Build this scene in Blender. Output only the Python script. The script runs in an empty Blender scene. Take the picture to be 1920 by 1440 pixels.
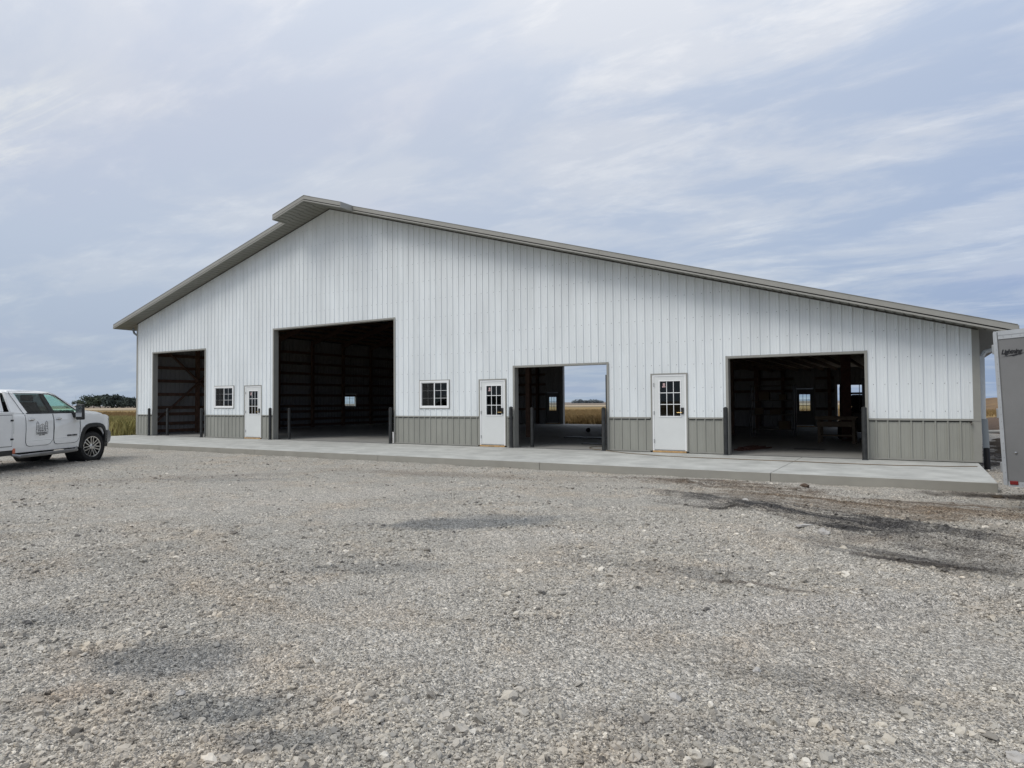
import bpy, bmesh, math, random
import numpy as np
from mathutils import Vector, Matrix
random.seed(7); rng = np.random.default_rng(11)
sc = bpy.context.scene
R = math.radians

# ------------------------------------------------------------------ camera
FPX, PHI, PIT, ROL = 1262.97, 0.541728, 0.0272007, -0.00698822
CAM = np.array([0.0, -17.455, 1.3597])
Fv = np.array([-math.sin(PHI)*math.cos(PIT), math.cos(PHI)*math.cos(PIT), math.sin(PIT)])
Xv = np.array([math.cos(PHI), math.sin(PHI), 0.0]); Uv = np.cross(Xv, Fv)
X2 = math.cos(ROL)*Xv+math.sin(ROL)*Uv; U2 = -math.sin(ROL)*Xv+math.cos(ROL)*Uv
cd = bpy.data.cameras.new('camera'); cam = bpy.data.objects.new('camera', cd)
sc.collection.objects.link(cam)
cd.sensor_width = 36; cd.lens = FPX*36/1920; cd.clip_end = 6000; cd.clip_start = 0.1
M = Matrix(((X2[0], U2[0], -Fv[0], CAM[0]), (X2[1], U2[1], -Fv[1], CAM[1]), (X2[2], U2[2], -Fv[2], CAM[2]), (0, 0, 0, 1)))
cam.matrix_world = M
sc.camera = cam

# ------------------------------------------------------------------ light and sky
SUN_EL, SUN_AZ = 52, 208          # azimuth: direction the sun stands in, degrees clockwise from +y
sd = bpy.data.lights.new('sun', 'SUN'); sd.energy = 1.5; sd.angle = R(28); sd.color = (1.0, 0.95, 0.875)
sun = bpy.data.objects.new('sun', sd); sc.collection.objects.link(sun)
sv = Vector((math.sin(R(SUN_AZ))*math.cos(R(SUN_EL)), math.cos(R(SUN_AZ))*math.cos(R(SUN_EL)), math.sin(R(SUN_EL))))
sun.rotation_euler = sv.to_track_quat('Z', 'Y').to_euler()
world = bpy.data.worlds.new('World'); sc.world = world; world.use_nodes = True
wn = world.node_tree.nodes; wl = world.node_tree.links; wn.clear()
def W(t, **k):
    n = wn.new(t)
    for a, b in k.items(): setattr(n, a, b)
    return n
def wmath(op, a, b=None, clamp=False):
    n = W('ShaderNodeMath', operation=op, use_clamp=clamp)
    for i, v in enumerate((a, b)):
        if v is None: continue
        if isinstance(v, (int, float)): n.inputs[i].default_value = v
        else: wl.new(v, n.inputs[i])
    return n.outputs[0]
def wmap(v, a, b, c, d, smooth=True):
    n = W('ShaderNodeMapRange', interpolation_type='SMOOTHSTEP' if smooth else 'LINEAR')
    wl.new(v, n.inputs[0])
    for i, q in enumerate((a, b, c, d)): n.inputs[i+1].default_value = q
    return n.outputs[0]
def wmix(f, a, b, mode='MIX'):
    n = W('ShaderNodeMix', data_type='RGBA', blend_type=mode)
    if isinstance(f, (int, float)): n.inputs[0].default_value = f
    else: wl.new(f, n.inputs[0])
    for i, v in ((6, a), (7, b)):
        if isinstance(v, tuple): n.inputs[i].default_value = (*v, 1)
        else: wl.new(v, n.inputs[i])
    return n.outputs[2]
sky = W('ShaderNodeTexSky', sky_type='NISHITA', sun_disc=False)
sky.sun_elevation = R(SUN_EL); sky.sun_rotation = R(SUN_AZ); sky.dust_density = 2.0
tc = W('ShaderNodeTexCoord')
sep = W('ShaderNodeSeparateXYZ'); wl.new(tc.outputs['Generated'], sep.inputs[0])
dx, dy, dz = sep.outputs
zc = wmath('MAXIMUM', dz, 0.0)
den = wmath('ADD', zc, 0.13)
px = wmath('DIVIDE', dx, den); py = wmath('DIVIDE', dy, den)
cmb = W('ShaderNodeCombineXYZ'); wl.new(px, cmb.inputs[0]); wl.new(py, cmb.inputs[1])
def wnoise(scale, det, rough, rot, sx, sy, off=0.0, dist=0.0):
    mp = W('ShaderNodeMapping'); wl.new(cmb.outputs[0], mp.inputs[0])
    mp.inputs['Rotation'].default_value = (0, 0, R(rot)); mp.inputs['Scale'].default_value = (sx, sy, 1)
    mp.inputs['Location'].default_value = (off, off*.37, off*.11)
    n = W('ShaderNodeTexNoise'); wl.new(mp.outputs[0], n.inputs['Vector'])
    n.inputs['Scale'].default_value = scale; n.inputs['Detail'].default_value = det
    n.inputs['Roughness'].default_value = rough; n.inputs['Distortion'].default_value = dist
    return n.outputs['Fac']
# height gradient of the overcast
ramp = W('ShaderNodeValToRGB'); wl.new(zc, ramp.inputs[0])
er = ramp.color_ramp; er.elements[0].position = 0.0; er.elements[0].color = (0.345, 0.43, 0.54, 1)
er.elements[1].position = 1.0; er.elements[1].color = (0.95, 0.97, 1.0, 1)
for p, c in ((0.06, (0.375, 0.45, 0.56, 1)), (0.2, (0.475, 0.54, 0.645, 1)), (0.38, (0.555, 0.60, 0.69, 1)), (0.6, (0.76, 0.79, 0.85, 1))):
    e = er.elements.new(p); e.color = c
big = wnoise(0.42, 2.5, 0.5, 25, 1.0, 1.6, 3.1, 0.2)
mid = wnoise(1.25, 8, 0.60, 12, 0.95, 1.75, 7.7, 0.35)
fine = wnoise(3.8, 8, 0.66, 20, 0.8, 1.7, 1.3, 0.25)
wisp = wnoise(1.7, 8, 0.6, 15, 0.7, 2.6, 12.4, 0.8)
# the thicker, bluer bank lies to the right of the view (east-north-east)
rd = wmath('ADD', wmath('MULTIPLY', dx, 0.80), wmath('MULTIPLY', dy, 0.28))
bank = wmath('MULTIPLY', wmap(rd, 0.10, 0.75, 0, 1), wmap(zc, 0.42, 0.08, 0.25, 1))
bank = wmath('MULTIPLY', bank, wmap(big, 0.38, 0.62, 0.65, 1.0))
col = ramp.outputs[0]
blue = wmix(1.0, col, (0.60, 0.72, 0.99), 'MULTIPLY')
col = wmix(bank, col, blue)
c1 = wmap(mid, 0.40, 0.60, 0, 1)
dark = wmix(1.0, col, (0.69, 0.785, 0.92), 'MULTIPLY')
rightness = wmap(rd, -0.35, 0.4, 0.42, 1.0)
col = wmix(wmath('MULTIPLY', wmath('SUBTRACT', 1.0, c1), rightness), col, dark)
lite = wmix(1.0, col, (1.19, 1.15, 1.09), 'MULTIPLY')
col = wmix(wmath('MULTIPLY', wmath('MULTIPLY', wmap(fine, 0.46, 0.68, 0, 1), c1), wmap(rd, -0.3, 0.3, 0.7, 1.0)), col, lite)
col = wmix(wmath('MULTIPLY', wmap(big, 0.52, 0.70, 0, 1), 0.35), col, wmix(1.0, col, (1.05, 0.97, 1.02), 'MULTIPLY'))
wz = wmath('MULTIPLY', wmap(wisp, 0.545, 0.66, 0, 1), wmath('MULTIPLY', wmap(zc, 0.22, 0.30, 0, 1), wmap(zc, 0.42, 0.34, 0, 1)))
wz = wmath('MULTIPLY', wz, wmap(rd, -0.40, -0.52, 0, 1))
col = wmix(wmath('MULTIPLY', wz, 0.4), col, (0.80, 0.80, 0.76))
# below the horizon: flat land tone
col = wmix(wmap(dz, -0.02, 0.0, 1, 0), col, (0.16, 0.15, 0.12))
bright = W('ShaderNodeVectorMath', operation='SCALE'); wl.new(col, bright.inputs[0]); bright.inputs['Scale'].default_value = 9.9
grey = W('ShaderNodeHueSaturation'); grey.inputs['Saturation'].default_value = 0.86; wl.new(bright.outputs[0], grey.inputs['Color'])
fin = wmix(0.04, grey.outputs[0], sky.outputs[0])
bg = W('ShaderNodeBackground'); wl.new(fin, bg.inputs[0]); bg.inputs[1].default_value = 0.1
wo = W('ShaderNodeOutputWorld'); wl.new(bg.outputs[0], wo.inputs[0])
world.cycles.sampling_method = 'MANUAL'; world.cycles.sample_map_resolution = 512
sc.view_settings.view_transform = 'Standard'; sc.view_settings.look = 'None'
sc.view_settings.exposure = 0.18; sc.view_settings.gamma = 1.0; sc.view_settings.use_curve_mapping = False
sc.render.engine = 'CYCLES'
sc.cycles.use_denoising = True
try: sc.cycles.denoiser = 'OPENIMAGEDENOISE'; sc.cycles.denoising_input_passes = 'RGB_ALBEDO_NORMAL'
except Exception: pass
sc.cycles.max_bounces = 8; sc.cycles.diffuse_bounces = 4; sc.cycles.transparent_max_bounces = 16
sc.cycles.caustics_reflective = False; sc.cycles.caustics_refractive = False

# ------------------------------------------------------------------ helpers
def ray(u, v): return X2*(u-960)/FPX+U2*(720-v)/FPX+Fv

def mat(name, base, rough=0.6, metal=0.0, var=0.0, vscale=3.0, col2=None, bump=0.0, bscale=30.0, rnd=0.0,
        spec=0.5, det=5, vstretch=None, coat=0.0):
    m = bpy.data.materials.new(name); m.use_nodes = True
    nt = m.node_tree; b = nt.nodes['Principled BSDF']
    b.inputs['Roughness'].default_value = rough; b.inputs['Metallic'].default_value = metal
    b.inputs['Specular IOR Level'].default_value = spec
    b.inputs['Coat Weight'].default_value = coat
    b.inputs['Base Color'].default_value = (*base, 1)
    geo = nt.nodes.new('ShaderNodeNewGeometry'); src = geo.outputs['Position']
    if vstretch:
        mp = nt.nodes.new('ShaderNodeMapping'); mp.inputs['Scale'].default_value = vstretch
        nt.links.new(src, mp.inputs[0]); src = mp.outputs[0]
    out = None
    if var > 0 or col2:
        n = nt.nodes.new('ShaderNodeTexNoise'); n.inputs['Scale'].default_value = vscale; n.inputs['Detail'].default_value = det
        n.inputs['Roughness'].default_value = 0.6
        nt.links.new(src, n.inputs['Vector'])
        mr = nt.nodes.new('ShaderNodeMapRange'); nt.links.new(n.outputs['Fac'], mr.inputs[0])
        mr.inputs[1].default_value = 0.33; mr.inputs[2].default_value = 0.67
        mx = nt.nodes.new('ShaderNodeMix'); mx.data_type = 'RGBA'
        c2 = col2 if col2 else tuple(c*(1-var) for c in base)
        c1 = base if col2 else tuple(min(1, c*(1+var*.5)) for c in base)
        mx.inputs[6].default_value = (*c1, 1); mx.inputs[7].default_value = (*c2, 1)
        nt.links.new(mr.outputs[0], mx.inputs[0]); out = mx.outputs[2]
    if rnd > 0:
        oi = nt.nodes.new('ShaderNodeObjectInfo')
        mr = nt.nodes.new('ShaderNodeMapRange'); nt.links.new(oi.outputs['Random'], mr.inputs[0])
        mr.inputs[3].default_value = 1-rnd; mr.inputs[4].default_value = 1+rnd
        vm = nt.nodes.new('ShaderNodeVectorMath'); vm.operation = 'SCALE'
        if out: nt.links.new(out, vm.inputs[0])
        else: vm.inputs[0].default_value = base
        nt.links.new(mr.outputs[0], vm.inputs['Scale']); out = vm.outputs[0]
    if out: nt.links.new(out, b.inputs['Base Color'])
    if bump > 0:
        n = nt.nodes.new('ShaderNodeTexNoise'); n.inputs['Scale'].default_value = bscale; n.inputs['Detail'].default_value = 6
        nt.links.new(src, n.inputs['Vector'])
        bp = nt.nodes.new('ShaderNodeBump'); bp.inputs['Strength'].default_value = bump; bp.inputs['Distance'].default_value = 0.01
        nt.links.new(n.outputs['Fac'], bp.inputs['Height']); nt.links.new(bp.outputs[0], b.inputs['Normal'])
    return m

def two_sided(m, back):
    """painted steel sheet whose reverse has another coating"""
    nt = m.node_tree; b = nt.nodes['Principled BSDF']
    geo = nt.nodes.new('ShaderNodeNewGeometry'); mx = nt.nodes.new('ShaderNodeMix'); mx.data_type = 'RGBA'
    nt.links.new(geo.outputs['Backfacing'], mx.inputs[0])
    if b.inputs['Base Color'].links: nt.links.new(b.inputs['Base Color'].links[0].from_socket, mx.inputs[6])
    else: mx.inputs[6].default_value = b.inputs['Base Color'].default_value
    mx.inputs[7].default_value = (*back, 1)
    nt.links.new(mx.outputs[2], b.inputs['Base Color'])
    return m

def glass(name, tint=(0.6, 0.65, 0.65), rough=0.02, refl=1.0):
    m = bpy.data.materials.new(name); m.use_nodes = True; nt = m.node_tree; nt.nodes.clear()
    o = nt.nodes.new('ShaderNodeOutputMaterial'); mx = nt.nodes.new('ShaderNodeMixShader')
    t = nt.nodes.new('ShaderNodeBsdfTransparent'); t.inputs[0].default_value = (*tint, 1)
    g = nt.nodes.new('ShaderNodeBsdfGlossy'); g.inputs['Roughness'].default_value = rough
    f = nt.nodes.new('ShaderNodeLayerWeight'); f.inputs[0].default_value = 0.5
    pw = nt.nodes.new('ShaderNodeMath'); pw.operation = 'POWER'; pw.inputs[1].default_value = 5; nt.links.new(f.outputs['Facing'], pw.inputs[0])
    mu = nt.nodes.new('ShaderNodeMath'); mu.operation = 'MULTIPLY_ADD'; mu.inputs[1].default_value = .85*refl; mu.inputs[2].default_value = .045*refl; mu.use_clamp = True
    nt.links.new(pw.outputs[0], mu.inputs[0]); nt.links.new(mu.outputs[0], mx.inputs[0])
    nt.links.new(t.outputs[0], mx.inputs[1]); nt.links.new(g.outputs[0], mx.inputs[2]); nt.links.new(mx.outputs[0], o.inputs[0])
    return m

def edge_shade_stain(m, c):
    """darkens vertical slab faces by their normal: painted shade along with soil stain"""
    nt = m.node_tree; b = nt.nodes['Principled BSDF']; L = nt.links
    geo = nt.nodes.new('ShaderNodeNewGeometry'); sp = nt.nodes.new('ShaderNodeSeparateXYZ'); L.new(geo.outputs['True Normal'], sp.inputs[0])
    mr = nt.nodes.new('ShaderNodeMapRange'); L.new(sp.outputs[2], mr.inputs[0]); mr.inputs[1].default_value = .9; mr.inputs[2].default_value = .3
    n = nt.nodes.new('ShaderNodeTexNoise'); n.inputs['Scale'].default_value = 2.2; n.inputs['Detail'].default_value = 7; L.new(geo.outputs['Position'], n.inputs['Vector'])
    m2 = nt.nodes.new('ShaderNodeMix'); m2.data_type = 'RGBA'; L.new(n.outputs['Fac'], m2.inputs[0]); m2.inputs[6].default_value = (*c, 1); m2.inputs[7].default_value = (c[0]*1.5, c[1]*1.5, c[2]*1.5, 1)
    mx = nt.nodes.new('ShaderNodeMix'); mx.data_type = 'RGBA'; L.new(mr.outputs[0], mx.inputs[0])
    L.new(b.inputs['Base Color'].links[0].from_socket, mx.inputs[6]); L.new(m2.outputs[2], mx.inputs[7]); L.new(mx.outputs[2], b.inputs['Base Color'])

class MB:
    """collects verts and faces and links them as ONE mesh object"""
    def __init__(s): s.v = []; s.f = []
    def quad(s, *p):
        i = len(s.v); s.v += [tuple(map(float, q)) for q in p]; s.f.append(tuple(range(i, i+len(p)))); return s
    def box(s, x0, x1, y0, y1, z0, z1, T=None):
        c = [(x, y, z) for z in (z0, z1) for y in (y0, y1) for x in (x0, x1)]
        return s.hexa(c, T)
    def hexa(s, c, T=None):
        if T is not None: c = [tuple(T @ Vector(q)) for q in c]
        i = len(s.v); s.v += c
        for f in ((0, 2, 3, 1), (4, 5, 7, 6), (0, 1, 5, 4), (2, 6, 7, 3), (0, 4, 6, 2), (1, 3, 7, 5)):
            s.f.append(tuple(i+k for k in f))
        return s
    def beam(s, a, b, w, h, up=(0, 0, 1)):
        a = Vector(a); b = Vector(b); d = (b-a).normalized(); up = Vector(up)
        if abs(d.dot(up)) > 0.98: up = Vector((1, 0, 0))
        sd_ = d.cross(up).normalized()*w/2; u_ = sd_.cross(d).normalized()*h/2
        c = []
        for e in (a, b):
            for q in (-1, 1):
                for r_ in (-1, 1): c.append(tuple(e+sd_*r_+u_*q))
        return s.hexa(c)
    def tube(s, pts, r, n=8, caps=True):
        pts = [Vector(p) for p in pts]; rings = []
        rr = r if hasattr(r, '__len__') else [r]*len(pts)
        t0 = (pts[1]-pts[0]).normalized(); ref = Vector((0, 0, 1)) if abs(t0.z) < 0.9 else Vector((1, 0, 0))
        for k, p in enumerate(pts):
            a = pts[max(0, k-1)]; b = pts[min(len(pts)-1, k+1)]; t = (b-a).normalized()
            x = t.cross(ref).normalized(); y = t.cross(x).normalized()
            i = len(s.v)
            for j in range(n):
                an = 2*math.pi*j/n; s.v.append(tuple(p+(x*math.cos(an)+y*math.sin(an))*rr[k]))
            rings.append(i)
        for a, b in zip(rings, rings[1:]):
            for j in range(n): s.f.append((a+j, a+(j+1) % n, b+(j+1) % n, b+j))
        if caps:
            s.f.append(tuple(rings[0]+j for j in range(n))); s.f.append(tuple(rings[-1]+n-1-j for j in range(n)))
        return s
    def lathe(s, prof, c, axis, n=24, closed=True):
        """prof: (r, h) list spun about axis through c"""
        ax = Vector(axis).normalized(); ref = Vector((0, 0, 1)) if abs(ax.z) < 0.9 else Vector((1, 0, 0))
        x = ax.cross(ref).normalized(); y = ax.cross(x); c = Vector(c); i0 = len(s.v)
        for r_, h in prof:
            for j in range(n):
                an = 2*math.pi*j/n; s.v.append(tuple(c+ax*h+(x*math.cos(an)+y*math.sin(an))*r_))
        for k in range(len(prof)-1):
            for j in range(n):
                a = i0+k*n; b = a+n
                s.f.append((a+j, a+(j+1) % n, b+(j+1) % n, b+j))
        return s
    def build(s, name, m, parent=None, smooth=False, T=None, bevel=0.0):
        me = bpy.data.meshes.new(name); me.from_pydata(s.v, [], s.f)
        if T is not None: me.transform(T)
        bm = bmesh.new(); bm.from_mesh(me)
        bmesh.ops.remove_doubles(bm, verts=bm.verts, dist=1e-5)
        bmesh.ops.recalc_face_normals(bm, faces=bm.faces) if not getattr(s, 'keep', False) else None
        if bevel > 0:
            bmesh.ops.bevel(bm, geom=[e for e in bm.edges if len(e.link_faces) == 2 and e.calc_face_angle(0) > 0.6], offset=bevel, segments=2, profile=0.5, affect='EDGES')
        bm.to_mesh(me); bm.free()
        if smooth:
            me.shade_smooth(); me.set_sharp_from_angle(angle=R(35))
        me.materials.append(m)
        o = bpy.data.objects.new(name, me); sc.collection.objects.link(o)
        if parent: o.parent = parent
        return o
def tag(o, label=None, cat=None, group=None, kind=None):
    if label: o['label'] = label
    if cat: o['category'] = cat
    if group: o['group'] = group
    if kind: o['kind'] = kind
    return o
def empty(name, loc=(0, 0, 0), **k):
    o = bpy.data.objects.new(name, None); o.location = loc; o.empty_display_size = 0.2
    sc.collection.objects.link(o); tag(o, **k); return o
def attach(ch, par):
    """parent a world-space mesh to a thing that stands elsewhere, keeping its place"""
    ch.parent = par; ch.matrix_parent_inverse = Matrix.Translation(-par.location)
    return ch

def text_mesh(name, s, size, m, T, parent, shear=0.0, depth=0.002, spacing=1.0, bold=0.0, sx=1.0):
    cu = bpy.data.curves.new('txt', 'FONT'); cu.body = s; cu.size = size; cu.shear = shear; cu.extrude = depth
    cu.align_x = 'CENTER'; cu.align_y = 'CENTER'; cu.space_character = spacing; cu.offset = bold
    cu.resolution_u = 3
    o = bpy.data.objects.new('txt', cu); sc.collection.objects.link(o)
    dg = bpy.context.evaluated_depsgraph_get(); me = bpy.data.meshes.new_from_object(o.evaluated_get(dg))
    bpy.data.objects.remove(o); bpy.data.curves.remove(cu)
    me.transform(T @ Matrix.Diagonal((sx, 1, 1, 1))); me.materials.clear(); me.materials.append(m); me.name = name
    o = bpy.data.objects.new(name, me); sc.collection.objects.link(o); o.parent = parent
    return o

# numpy value noise
def vnoise(x, y, seed):
    xi = np.floor(x).astype(np.int64); yi = np.floor(y).astype(np.int64); xf = x-xi; yf = y-yi
    def h(a, b):
        n = (a*374761393+b*668265263+seed*1442695041) & 0x7fffffff
        n = ((n ^ (n >> 13))*1274126177) & 0x7fffffff
        return ((n ^ (n >> 16)) & 0xffff)/65535.0
    u = xf*xf*(3-2*xf); v = yf*yf*(3-2*yf)
    return (h(xi, yi)*(1-u)+h(xi+1, yi)*u)*(1-v)+(h(xi, yi+1)*(1-u)+h(xi+1, yi+1)*u)*v
def fbm(x, y, s, octs=4, seed=1):
    t = 0; a = 1; n = 0
    for k in range(octs): t = t+a*(vnoise(x*s, y*s, seed+k)-.5); n += a; a *= .5; s *= 2.03
    return t/n*2

# ------------------------------------------------------------------ materials
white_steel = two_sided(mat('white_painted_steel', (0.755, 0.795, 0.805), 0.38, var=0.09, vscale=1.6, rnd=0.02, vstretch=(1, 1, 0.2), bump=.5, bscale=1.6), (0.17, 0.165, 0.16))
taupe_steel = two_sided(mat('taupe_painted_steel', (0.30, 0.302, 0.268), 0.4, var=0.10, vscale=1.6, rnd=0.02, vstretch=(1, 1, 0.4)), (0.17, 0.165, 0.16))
trim_m = mat('taupe_trim', (0.29, 0.288, 0.26), 0.42, var=0.08, vscale=2)
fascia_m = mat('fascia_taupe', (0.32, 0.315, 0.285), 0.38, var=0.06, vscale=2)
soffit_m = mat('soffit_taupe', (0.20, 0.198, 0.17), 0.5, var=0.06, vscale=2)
dark_void = mat('gap_dark', (0.02, 0.02, 0.02), 0.9, var=0.2)  # near-black for gap strips; stands in for shade in the fascia gap
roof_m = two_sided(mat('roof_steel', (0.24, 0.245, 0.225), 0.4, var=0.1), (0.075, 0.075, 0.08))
roof_m2 = two_sided(mat('roof_steel_lined', (0.24, 0.245, 0.225), 0.4, var=0.1), (0.42, 0.37, 0.31))
unlit_door_m = mat('unlit_rear_door', (0.155, 0.15, 0.145), 0.6, var=0.1)  # rear doors' white darkened in the colour to look unlit
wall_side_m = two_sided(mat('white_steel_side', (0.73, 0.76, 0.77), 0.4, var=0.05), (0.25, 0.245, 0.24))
wood_m = mat('treated_lumber', (0.135, 0.075, 0.05), 0.8, var=0.35, vscale=6, bump=0.3, bscale=60, rnd=0.15)
newwood_m = mat('raw_board', (0.46, 0.29, 0.13), 0.75, var=0.3, vscale=12, rnd=0.1)
concrete = mat('concrete', (0.43, 0.435, 0.41), 0.85, var=0.24, vscale=1.7, bump=0.25, bscale=45, det=9, rnd=0.035)
edge_shade_stain(concrete, (0.235, 0.228, 0.20))  # apron edge: shade painted darker together with the soil stain
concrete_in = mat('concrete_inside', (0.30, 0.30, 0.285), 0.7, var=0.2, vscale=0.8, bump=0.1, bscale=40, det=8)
vinyl = mat('white_vinyl', (0.82, 0.83, 0.83), 0.35, var=0.03)
door_m = mat('white_door_steel', (0.68, 0.70, 0.69), 0.35, var=0.04, vscale=1.5)
black_m = mat('black_hardware', (0.012, 0.012, 0.013), 0.4, var=0.2)
dark_pipe = mat('dark_pipe', (0.035, 0.037, 0.037), 0.5, metal=0.2, var=0.45, vscale=9, bump=0.3, bscale=70, rnd=0.15)
brass = mat('brass', (0.5, 0.36, 0.16), 0.35, metal=0.9, var=0.2)
screen_m = glass('insect_mesh', (0.62, 0.62, 0.62), 0.6, 0.5)
pane_m = glass('window_glass', (0.45, 0.5, 0.5), 0.02, 0.75)
pane_clear = glass('clear_glass', (0.85, 0.9, 0.9), 0.02, 0.8)
paint_w = mat('white_car_paint', (0.83, 0.835, 0.82), 0.25, var=0.03, vscale=0.9, coat=0.6)
paint_util = mat('white_body_paint', (0.78, 0.785, 0.77), 0.3, var=0.05, vscale=1.4, coat=0.3)
rubber = mat('rubber', (0.018, 0.018, 0.018), 0.85, var=0.3, vscale=20, bump=0.3, bscale=90)
blackplastic = mat('black_plastic', (0.02, 0.021, 0.022), 0.55, var=0.2)
chrome = mat('bright_alloy', (0.62, 0.62, 0.62), 0.22, metal=1.0, var=0.1)
steel_gray = mat('galvanised', (0.42, 0.43, 0.43), 0.4, metal=0.7, var=0.15)
seam_m = mat('seam_dark', (0.06, 0.065, 0.07), 0.8, var=0.1)
privacy = glass('privacy_glass', (0.30, 0.31, 0.31), 0.02, 1.0)
green_glass = glass('tinted_glass', (0.84, 0.97, 0.92), 0.02, 1.0)
seat_m = mat('seat_cloth', (0.02, 0.02, 0.022), 0.9, var=0.2)
red_lens = mat('red_lens', (0.17, 0.012, 0.012), 0.2, var=0.2, coat=0.6)
amber = mat('amber_red_paint', (0.55, 0.16, 0.09), 0.35, var=0.15)
trailer_m = mat('charcoal_aluminium', (0.215, 0.216, 0.214), 0.42, metal=0.25, var=0.16, vscale=0.8, bump=0.12, bscale=260)
alu = mat('aluminium_trim', (0.5, 0.52, 0.53), 0.4, metal=0.5, var=0.1)
ink = mat('black_vinyl_ink', (0.012, 0.012, 0.014), 0.5, var=0.05)
downspout_m = mat('white_spout', (0.62, 0.65, 0.66), 0.4, var=0.05)
grayspout_m = mat('grey_spout', (0.26, 0.29, 0.31), 0.45, var=0.05)

# ------------------------------------------------------------------ gravel and land
def spot(nt, pos, cx, cy, rx, ry, rot=0.0, soft=0.5):
    """0..1 mask of an irregular stain at a world position"""
    mp = nt.nodes.new('ShaderNodeMapping'); mp.vector_type = 'TEXTURE'
    mp.inputs['Location'].default_value = (cx, cy, 0); mp.inputs['Rotation'].default_value = (0, 0, rot)
    mp.inputs['Scale'].default_value = (rx, ry, 1000)
    nt.links.new(pos, mp.inputs[0])
    ln = nt.nodes.new('ShaderNodeVectorMath'); ln.operation = 'LENGTH'; nt.links.new(mp.outputs[0], ln.inputs[0])
    n = nt.nodes.new('ShaderNodeTexNoise'); n.inputs['Scale'].default_value = 1.7; n.inputs['Detail'].default_value = 5
    n.inputs['Roughness'].default_value = 0.7
    nt.links.new(pos, n.inputs['Vector'])
    ad = nt.nodes.new('ShaderNodeMath'); ad.operation = 'MULTIPLY_ADD'; ad.inputs[1].default_value = 1.7; ad.inputs[2].default_value = -0.85
    nt.links.new(n.outputs['Fac'], ad.inputs[0])
    su = nt.nodes.new('ShaderNodeMath'); su.operation = 'ADD'; nt.links.new(ln.outputs['Value'], su.inputs[0]); nt.links.new(ad.outputs[0], su.inputs[1])
    mr = nt.nodes.new('ShaderNodeMapRange'); mr.interpolation_type = 'SMOOTHSTEP'; nt.links.new(su.outputs[0], mr.inputs[0])
    mr.inputs[1].default_value = 1+soft*.5; mr.inputs[2].default_value = 1-soft; mr.inputs[3].default_value = 0; mr.inputs[4].default_value = 1
    return mr.outputs[0]
def streaks(nt, pos, rot, lo=.35, hi=.53):
    mp = nt.nodes.new('ShaderNodeMapping'); mp.vector_type = 'TEXTURE'; mp.inputs['Rotation'].default_value = (0, 0, rot); mp.inputs['Scale'].default_value = (3.6, .17, 1)
    nt.links.new(pos, mp.inputs[0]); n = nt.nodes.new('ShaderNodeTexNoise'); n.inputs['Scale'].default_value = 1.3; n.inputs['Detail'].default_value = 7; n.inputs['Roughness'].default_value = .72
    nt.links.new(mp.outputs[0], n.inputs['Vector']); mr = nt.nodes.new('ShaderNodeMapRange'); nt.links.new(n.outputs['Fac'], mr.inputs[0]); mr.inputs[1].default_value = lo; mr.inputs[2].default_value = hi
    return mr.outputs[0]
def ground_at(u, v, z=-0.19):
    d = ray(u, v); t = (z-CAM[2])/d[2]; p = CAM+d*t; return p
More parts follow.
